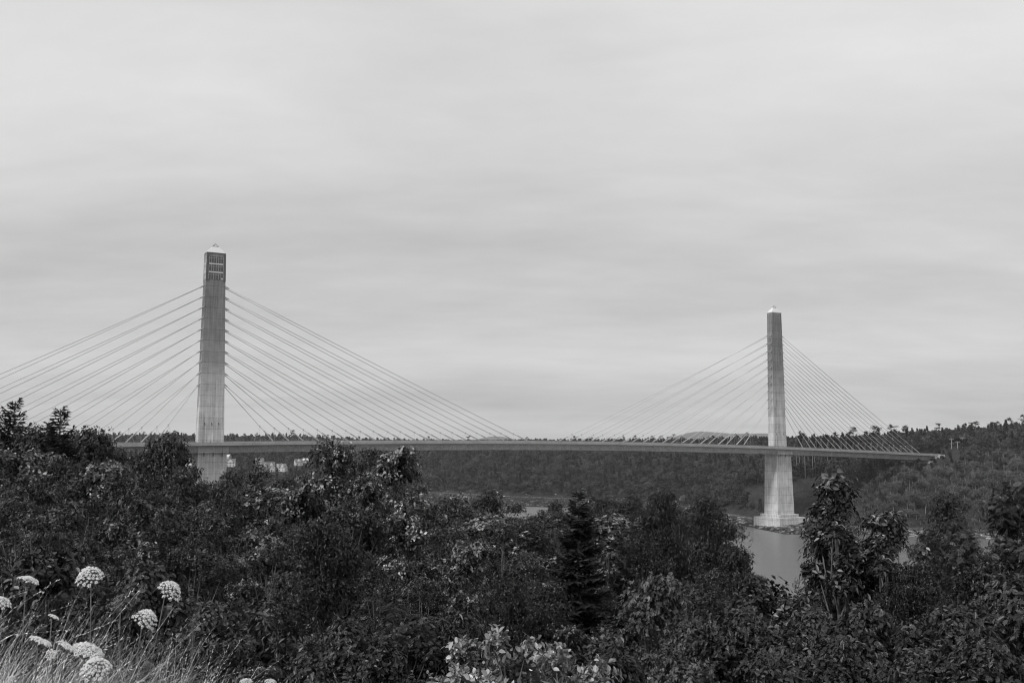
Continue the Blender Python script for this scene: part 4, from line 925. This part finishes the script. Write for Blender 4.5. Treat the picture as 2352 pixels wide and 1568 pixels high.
# boulders and weed-covered rocks on the tidal flat
rng = np.random.RandomState(61); n = 5200; px = rng.uniform(960, 2360, n); fw = np.interp(px, PXS, FW); y = np.interp(px, PXS, SH) + rng.uniform(-1, 1, n) ** 1 * 0 + rng.uniform(-1.05, .35, n) * fw * .9
x = (px - 1176) / F / CP * y; z = ground_h(x, y); kp = z > -.3; x, y, z = x[kp], y[kp], z[kp]; n = len(x)
ct = np.array([(-1, -1, -.4), (1, -1, -.4), (1, 1, -.4), (-1, 1, -.4), (-.6, -.55, .5), (.55, -.6, .6), (.6, .5, .45), (-.5, .6, .55)]); cf = [[0, 1, 5, 4], [1, 2, 6, 5], [2, 3, 7, 6], [3, 0, 4, 7], [4, 5, 6, 7]]
sz = rng.uniform(.25, 1.1, n) ** 1.8; V = ct[None] * (sz[:, None] * rng.uniform(.6, 1.5, (n, 3)))[:, None, :] * [1.3, 1, .6] + rng.normal(0, .1, (n, 8, 3)) * sz[:, None, None]
V = V + np.stack([x, y, z], -1)[:, None, :]; off = (np.arange(n) * 8)[:, None]
LEAF['rock'] = None
rm, rb = mat('shore_rock', .08, .8, .4); at_ = N('ShaderNodeAttribute', attribute_name='tone'); L(math_node('MULTIPLY', at_.outputs['Fac'], .07), rb.inputs['Base Color'])
tag(obj('shore_rocks', np_mesh('shore_rocks', V.reshape(-1, 3), (off + np.concatenate([np.array(f) for f in cf])[None]).ravel(), np.full(n * 5, 4), rm, np.repeat(np.exp(rng.normal(-.2, .8, n)), 8))), kind='stuff')
# low scrub on the shore and the mown slope
n = 34000; rng = np.random.RandomState(41); px = rng.uniform(500, 2360, n); sh = np.interp(px, PXS, SH); s_ = rng.uniform(11, 95, n) ; s_ = np.where(px < 1640, 16 - rng.uniform(0, 1, n) ** .8 * np.interp(px, PXS, FW) * .9, s_)
y = sh + s_; x = (px - 1176) / F / CP * y; z = ground_h(x, y) + rng.uniform(0, .7, n); dd = np.hypot(x - T2.x, y - T2.y); kp = dd > 15; 
P = np.stack([x, y, z], -1)[kp]; n = len(P); D = unit(rng.normal(0, 1, (n, 3)) * [1, 1, .5]); Nn = unit(rng.normal(0, .4, (n, 3)) + [0, -.3, 1])
v, l, c, t = leaves('quad', P, D, Nn, rng.uniform(.35, .9, n), np.exp(rng.normal(0, .4, n)) * np.where(P[:, 2] < 4, .4, .8))
tag(obj('shore_scrub', np_mesh('shore_scrub', v, l, c, M['far'], t)), kind='stuff')

# ------------------------------------------------------------------ houses, church, walls, poles
def house(x, y, wd, dp, hh, rz, label, cat, gables=1):
    z = gz(x, y) - .5; e = empty('church' if cat == 'church' else cat, (x, y, z), label, cat, None, rz)
    mb = MB(); mb.box(-wd / 2, wd / 2, -dp / 2, dp / 2, 0, hh)
    rg = dp * .42
    mb.add([(-wd / 2, -dp / 2, hh), (-wd / 2, dp / 2, hh), (-wd / 2, 0, hh + rg)], [(0, 2, 1)]); mb.add([(wd / 2, -dp / 2, hh), (wd / 2, dp / 2, hh), (wd / 2, 0, hh + rg)], [(0, 1, 2)])
    mb.build('wall', M['white'], e)
    r = MB(); o_ = .4
    for sy in (-1, 1):
        r.add([(-wd / 2 - o_, sy * (dp / 2 + o_), hh - .3), (wd / 2 + o_, sy * (dp / 2 + o_), hh - .3), (wd / 2 + o_, 0, hh + rg + .1), (-wd / 2 - o_, 0, hh + rg + .1),
               (-wd / 2 - o_, sy * (dp / 2 + o_), hh - .05), (wd / 2 + o_, sy * (dp / 2 + o_), hh - .05), (wd / 2 + o_, 0, hh + rg + .35), (-wd / 2 - o_, 0, hh + rg + .35)],
              [(0, 1, 2, 3), (7, 6, 5, 4), (0, 4, 5, 1), (1, 5, 6, 2), (3, 2, 6, 7), (0, 3, 7, 4)])
    rf = r.build('roof', M['band'] if cat != 'house' else M['roof'], e)
    for g_ in range(gables):
        gx_ = -wd / 2 + (g_ + .5) * wd / gables; a = MB(); gw = wd / gables * .34
        a.add([(gx_ - gw, -dp / 2 - .5, hh - .2), (gx_ + gw, -dp / 2 - .5, hh - .2), (gx_, -dp / 2 - .5, hh + rg * .95), (gx_ - gw, 0, hh - .2), (gx_ + gw, 0, hh - .2), (gx_, 0, hh + rg * .95)], [(0, 1, 2), (3, 5, 4), (0, 2, 5, 3), (1, 4, 5, 2), (0, 3, 4, 1)])
        a.build('gable', M['white'], rf)
    nw = max(2, int(wd / 3))
    for f_ in range(1 if hh < 4.5 else 2):
        for i in range(nw):
            xx = -wd / 2 + (i + .5) * wd / nw; a = MB(); a.box(xx - .45, xx + .45, -dp / 2 - .06, -dp / 2 + .1, .9 + f_ * 2.7, 2.3 + f_ * 2.7); a.build('window', M['glass'], e)
    a = MB(); a.box(-.6, .6, -.5, .5, hh + rg * .5, hh + rg + 1.3); a.build('chimney', M['roof'], rf)
    return e
for (hx, hy, Y, wd, dp, hh, rz, lab, cat), (x, y) in zip(HOUSES, HP): house(x, y, wd, dp, hh, rz, lab, cat, 2 if 'double' in lab else 1)
e = house(CHP[0], CHP[1], 8, 14, 7, .2, 'white church with a thin pointed steeple just left of the left pylon pier', 'church', 0)
mb = MB(); mb.box(-1.6, 1.6, -9.4, -7.05, 0, 11); mb.frust((-1.5, 1.5, -9.3, -7.15), 11.003, (-.05, .05, -8.3, -8.2), 22); mb.build('steeple', M['white'], e)

def slope_pt(px, py, y0=620, y1=1000):
    yy = min(np.arange(y0, y1, 1.), key=lambda q_: abs(gz(at(px, py, q_).x, q_) - at(px, py, q_).z)); return at(px, py, yy).x, yy
for k, (px, ln, hh, lab) in enumerate(((1938, 17, 1.4, 'long low pale concrete wall at the top of the mown slope'), (1882, 4.5, 2.6, 'square pale concrete block left of the long low wall on the slope'), (1903, 3.0, 1.6, 'small concrete block between the square block and the long wall'))):
    y = 703 + (px - 1800) * .05; x = (px - 1176) / F / CP * y; z = gz(x, y); mb = MB(); mb.box(-ln / 2, ln / 2, -.4, .4, -1, hh); mb.box(-ln / 2 - .15, ln / 2 + .15, -.55, .55, hh, hh + .22)
    o = mb.build('concrete_wall' if ln > 5 else 'concrete_block', M['kerb']); o.location = (x, y - 3, z + .2); tag(o, lab, 'wall' if ln > 5 else 'block')
for k, (px, top, lab) in enumerate(((2185, 1007, 'leftmost of three pale utility poles on the far right hillside, with two crossarms'), (2199, 1013, 'middle utility pole of three on the far right hillside, with single crossarm'), (2210, 1004, 'rightmost of three pale utility poles on the hillside, carrying a transformer can'))):
    Y = 742.; p = at(px, top, Y); z = gz(p.x, Y); h_ = p.z - z
    e = empty('utility_pole', (p.x, Y, z), lab, 'utility pole', 'utility poles on the far hillside'); mb = MB(); mb.tube([(0, 0, -1), (0, 0, h_)], [.3, .2], 8); mb.build('pole', M['pole'], e)
    for j in range(2 if k == 0 else 1):
        mb = MB(); mb.box(-1.7, 1.7, -.33, -.21, h_ - .6 - 3.2 * j, h_ - .35 - 3.2 * j)
        for xx in (-1.5, -.6, .6, 1.5): mb.tube([(xx, -.27, h_ - .35 - 3.2 * j), (xx, -.27, h_ - .05 - 3.2 * j)], .07, 5)
        mb.build('crossarm', M['pole'], e)
    if k == 2: mb = MB(); mb.tube([(-.55, -.2, h_ - 3.6), (-.55, -.2, h_ - 2.2)], .34, 8); mb.build('transformer', M['band'], e)

# ------------------------------------------------------------------ tall grass and flowers at the viewer's feet
rng = np.random.RandomState(55)
def blades(n, xr, yr, hr, wid, lean, seedf):
    V, Lp, C, T = [], [], [], []; o = 0; K = 7
    for i in range(n):
        x = rng.uniform(*xr); y = rng.uniform(*yr)
        e_ = (x + .55) / -1.7                       # sparser and shorter towards the right
        if rng.uniform() > .25 + .75 * np.clip(e_, 0, 1): continue
        h_ = rng.uniform(*hr) * (.50 + .52 * np.clip(e_ + .22, 0, 1)); z = gz(x, y) - .03
        a = rng.normal(.1, 1.0) ; ld = np.array([math.cos(a), math.sin(a) * .8, 0]); bend = lean * rng.uniform(.3, 1.3); wdt = wid * rng.uniform(.6, 1.4)
        sd_ = np.array([-ld[1], ld[0], 0]); sd_ = sd_ * .5 + np.array([.7, 0, 0]) * rng.choice([-1, 1]); p = np.array([x, y, z]); tn = math.exp(rng.normal(0, .5)) * (1 + .45 * math.sin(x * 9 + 2 * math.sin(y * 5))) ; seed = rng.uniform() < seedf
        pts = []
        for k in range(K):
            t_ = k / (K - 1.); an = bend * t_ ** 1.6; pts.append(p.copy()); p = p + (ld * math.sin(an) + np.array([0, 0, math.cos(an)])) * h_ / (K - 1)
        for k, q_ in enumerate(pts):
            w_ = wdt * (1 - .85 * (k / (K - 1.)) ** 2); V += [q_ - sd_ * w_, q_ + sd_ * w_]; T += [tn, tn]
        for k in range(K - 1): Lp += [o + 2 * k, o + 2 * k + 1, o + 2 * k + 3, o + 2 * k + 2]; C.append(4)
        o += 2 * K
        if seed:                                     # loose seed head: spikelets off the upper stem
            for s_ in range(26):
                f_ = rng.uniform(.66, 1.0) * (K - 1); k = min(K - 2, int(f_)); b0 = pts[k] + (pts[k + 1] - pts[k]) * (f_ - k); dr = unit(pts[k + 1] - pts[k] + rng.normal(0, .004, 3)) 
                dr = unit(dr + rng.normal(0, .30, 3)); ll = rng.uniform(.006, .013); sd2 = unit(np.cross(dr, rng.normal(0, 1, 3))) * .0010
                V += [b0 - sd2 * .4, b0 + dr * ll * .5 - sd2, b0 + dr * ll, b0 + dr * ll * .5 + sd2]; T += [tn * .95] * 4; Lp += [o, o + 1, o + 2, o + 3]; C.append(4); o += 4
    return np.array(V), np.array(Lp), np.array(C), np.array(T)
parts = [blades(10000, (-2.6, -.75), (2.6, 5.2), (.5, .95), .0009, 1.45, .0), blades(2200, (-2.6, -.55), (2.6, 4.8), (.68, 1.08), .0008, 1.6, 1.0), blades(300, (-1.1, -.2), (3.3, 5.0), (.45, .8), .0014, 1.0, .4)]
v, l, c, t = join(parts)
tag(obj('grass', np_mesh('grass', v, l, c, M['grass'], t)), kind='stuff')

def umbel(px, py, rpx, Y, axis, label, n_u=46, flat=.45, m='white_flower', stem_to=None, dens=36, name='wild_carrot', cat='flower', curve=1.0):
    c_ = at(px, py, Y); r = rpx / F * Y; ax = Vector(axis).normalized(); rg = random.Random(int(px * 7 + py))
    fx, fy = stem_to if stem_to else (px - 10, py + 160)
    foot = at(fx, fy, Y + .05); foot.z = gz(foot.x, foot.y) - .03
    e = empty(name, foot, label, cat, 'white umbel flowers in the grass' if m == 'white_flower' and cat == 'flower' else None)
    a1 = ax.cross(Vector((0, 1, .2))).normalized(); a2 = ax.cross(a1)
    org = c_ - ax * r * 1.0                                # where the rays meet
    q = MB(); mid = foot.lerp(org, .6) + Vector((0, 0, .02)) - ax * .03
    q.tube([Vector((0, 0, 0)), mid - foot, org - foot], [.0030, .0024, .0019], 6); q.build('stem', M['stem'], e, True)
    n_u = int(n_u * 1.35); V, Lp, C = [], [], []; ry = MB()
    for i in range(n_u):
        rad = math.sqrt((i + .5) / n_u); an = i * 2.39996; hgt = flat * (1 - rad ** 2) * r * curve + (.55 * r)
        ctr = org + (a1 * math.cos(an) + a2 * math.sin(an)) * rad * r + ax * (hgt + rg.uniform(-.04, .04) * r)
        nd = (ax + (a1 * math.cos(an) + a2 * math.sin(an)) * rad * .9).normalized()
        ry.tube([org - foot, ctr - foot - nd * .004], [.0009, .0006], 3, cap=False)
        ur = r * 1.02 / math.sqrt(n_u) * rg.uniform(.6, 1.15)
        b1 = nd.cross(Vector((.3, 1, .1))).normalized(); b2 = nd.cross(b1)
        for j in range(dens):
            rr = math.sqrt((j + .5) / dens) * rg.uniform(.85, 1.25); aa = j * 2.39996 + i; h2 = math.sqrt(max(0, 1 - rr * rr * .7)) * ur * rg.uniform(.35, .8)
            f0 = ctr + Vector((rg.gauss(0, 1), rg.gauss(0, 1), rg.gauss(0, 1))) * ur * .16 + (b1 * math.cos(aa) + b2 * math.sin(aa)) * rr * ur + nd * h2; fn = (nd + (b1 * math.cos(aa) + b2 * math.sin(aa)) * rr * 1.1 + Vector((rg.uniform(-.3, .3), rg.uniform(-.3, .3), rg.uniform(-.3, .3)))).normalized()
            g1 = fn.cross(Vector((.2, .9, .4))).normalized(); g2 = fn.cross(g1); fr = ur * rg.choice((.13, .2, .26, .30)) * rg.uniform(.8, 1.2); o = len(V)
            for k in range(5):
                t_ = 6.283 * k / 5 + j; V.append(f0 - foot + (g1 * math.cos(t_) + g2 * math.sin(t_)) * fr)
            V.append(f0 - foot - fn * fr * .6)
            for k in range(5): Lp += [o + k, o + (k + 1) % 5, o + 5]; C.append(3)
    ry.build('flower_rays', M['stem'], e)
    obj('flower_head', np_mesh('flower_head', V, Lp, C, M[m]), e)
    return e
U = (.05, -.35, 1)
umbel(205, 1318, 30, 3.7, (0, -.45, 1), 'tall white domed flower head standing clear above the grass at left', stem_to=(212, 1520), n_u=48, flat=.9)
umbel(396, 1350, 27, 3.9, (.75, -.25, .75), 'white flower head leaning right on a long slanting stem, farthest right of the tall ones', stem_to=(300, 1530), n_u=40, flat=.8)
umbel(338, 1416, 27, 3.8, (.5, -.3, .8), 'white flower head with a dark centre below the slanting one', stem_to=(270, 1560), n_u=34, flat=.9)
umbel(70, 1324, 23, 3.6, (.35, +.16, 1), 'white flower head seen edge-on above the grass near the left edge', stem_to=(60, 1450), n_u=34, flat=.35)
umbel(4, 1376, 23, 3.2, (.4, -.2, 1), 'white flower head cut by the left edge', stem_to=(-20, 1500), n_u=30, flat=.5)
umbel(278, 1384, 24, 4.1, (.1, -.2, 1), 'half-open dim greenish flower head between the white ones', stem_to=(262, 1540), n_u=22, flat=1.2, m='green_flower', dens=12)
umbel(100, 1462, 25, 3.1, (.45, +.18, 1), 'thin edge-on white flower head, left one of two side by side', stem_to=(95, 1600), n_u=34, flat=.15)
umbel(160, 1474, 24, 3.1, (.55, +.18, 1), 'thin edge-on white flower head, right one of two side by side', stem_to=(150, 1600), n_u=34, flat=.12)
umbel(206, 1482, 33, 3.4, (.4, -.1, 1), 'wide greyish flower head behind the edge-on pair', stem_to=(205, 1600), n_u=36, flat=.4)
umbel(115, 1501, 12, 2.9, (.0, -1, .4), 'small round white flower facing the viewer low in the grass', stem_to=(118, 1600), n_u=20, flat=.3)
umbel(218, 1528, 33, 3.1, (0, -.5, 1), 'largest white flower head, lowest in the grass at bottom left', stem_to=(216, 1640), n_u=52, flat=.9)
umbel(125, 1411, 11, 3.4, (.5, +.18, 1), 'tiny edge-on white flower among the grass blades', stem_to=(120, 1560), n_u=14, flat=.2)
umbel(338, 1540, 22, 3.5, (.1, -.2, 1), 'fluffy grey-green seed ball low in the grass', stem_to=(340, 1640), n_u=60, flat=1.4, m='green_flower', dens=8, name='seed_ball', cat='seed head')
umbel(565, 1560, 14, 4.2, (.1, -.3, 1), 'small white cluster at the bottom edge, left one of two', stem_to=(560, 1640), n_u=22, flat=.25, name='yarrow', cat='wildflower')
umbel(622, 1561, 12, 4.2, (.2, -.3, 1), 'small white cluster at the bottom edge, right one of two', stem_to=(618, 1640), n_u=20, flat=.25, name='yarrow', cat='wildflower')
for px, top, hgt, lab in ((450, 1415, .55, 'tall brown seed spike standing dark against the shrubs'), (308, 1475, .30, 'short seed spike just left of the middle of the tuft'), (283, 1463, .38, 'pale slender seed spike in the grass tuft')):
    Y = 4.0; p = at(px, top, Y); z0 = gz(p.x, Y); e = empty('seed_spike', (p.x, Y, z0 - .02), lab, 'seed spike'); H_ = p.z - z0
    mb = MB(); mb.tube([(0, 0, 0), (-.01, 0, H_ * .6)], [.003, .0025], 5); mb.build('stem', M['stem'], e)
    mb = MB(); rg = random.Random(int(px))
    for k in range(170):
        f_ = rg.random(); a = rg.uniform(0, 6.28); z_ = H_ - hgt * .45 * (1 - f_); rr = .008 * (1 - .5 * f_); c0 = Vector((math.cos(a) * rr - .01, math.sin(a) * rr, z_)); d_ = Vector((math.cos(a), math.sin(a), 1.2)).normalized()
        mb.add([c0 - Vector((.002, 0, 0)), c0 + Vector((.002, 0, 0)), c0 + d_ * .009], [(0, 1, 2)])
    mb.tube([(-.01, 0, H_ - hgt * .46), (-.01, 0, H_)], [.006, .003], 5); mb.build('spike', M['stem'], e)

# ------------------------------------------------------------------ haze: one closed box of thin air
HAZE = 5e-5
if HAZE:
    hm = bpy.data.materials.new('haze_air'); hm.use_nodes = True; t_ = hm.node_tree; t_.nodes.clear()
    o_ = t_.nodes.new('ShaderNodeOutputMaterial'); pv = t_.nodes.new('ShaderNodeVolumePrincipled'); pv.inputs['Color'].default_value = (.95, .95, .95, 1); pv.inputs['Density'].default_value = HAZE
    t_.links.new(pv.outputs[0], o_.inputs['Volume'])
    mb = MB(); mb.box(-13900, 13900, -500, 14500, -52, 175); tag(mb.build('haze', hm), kind='stuff')
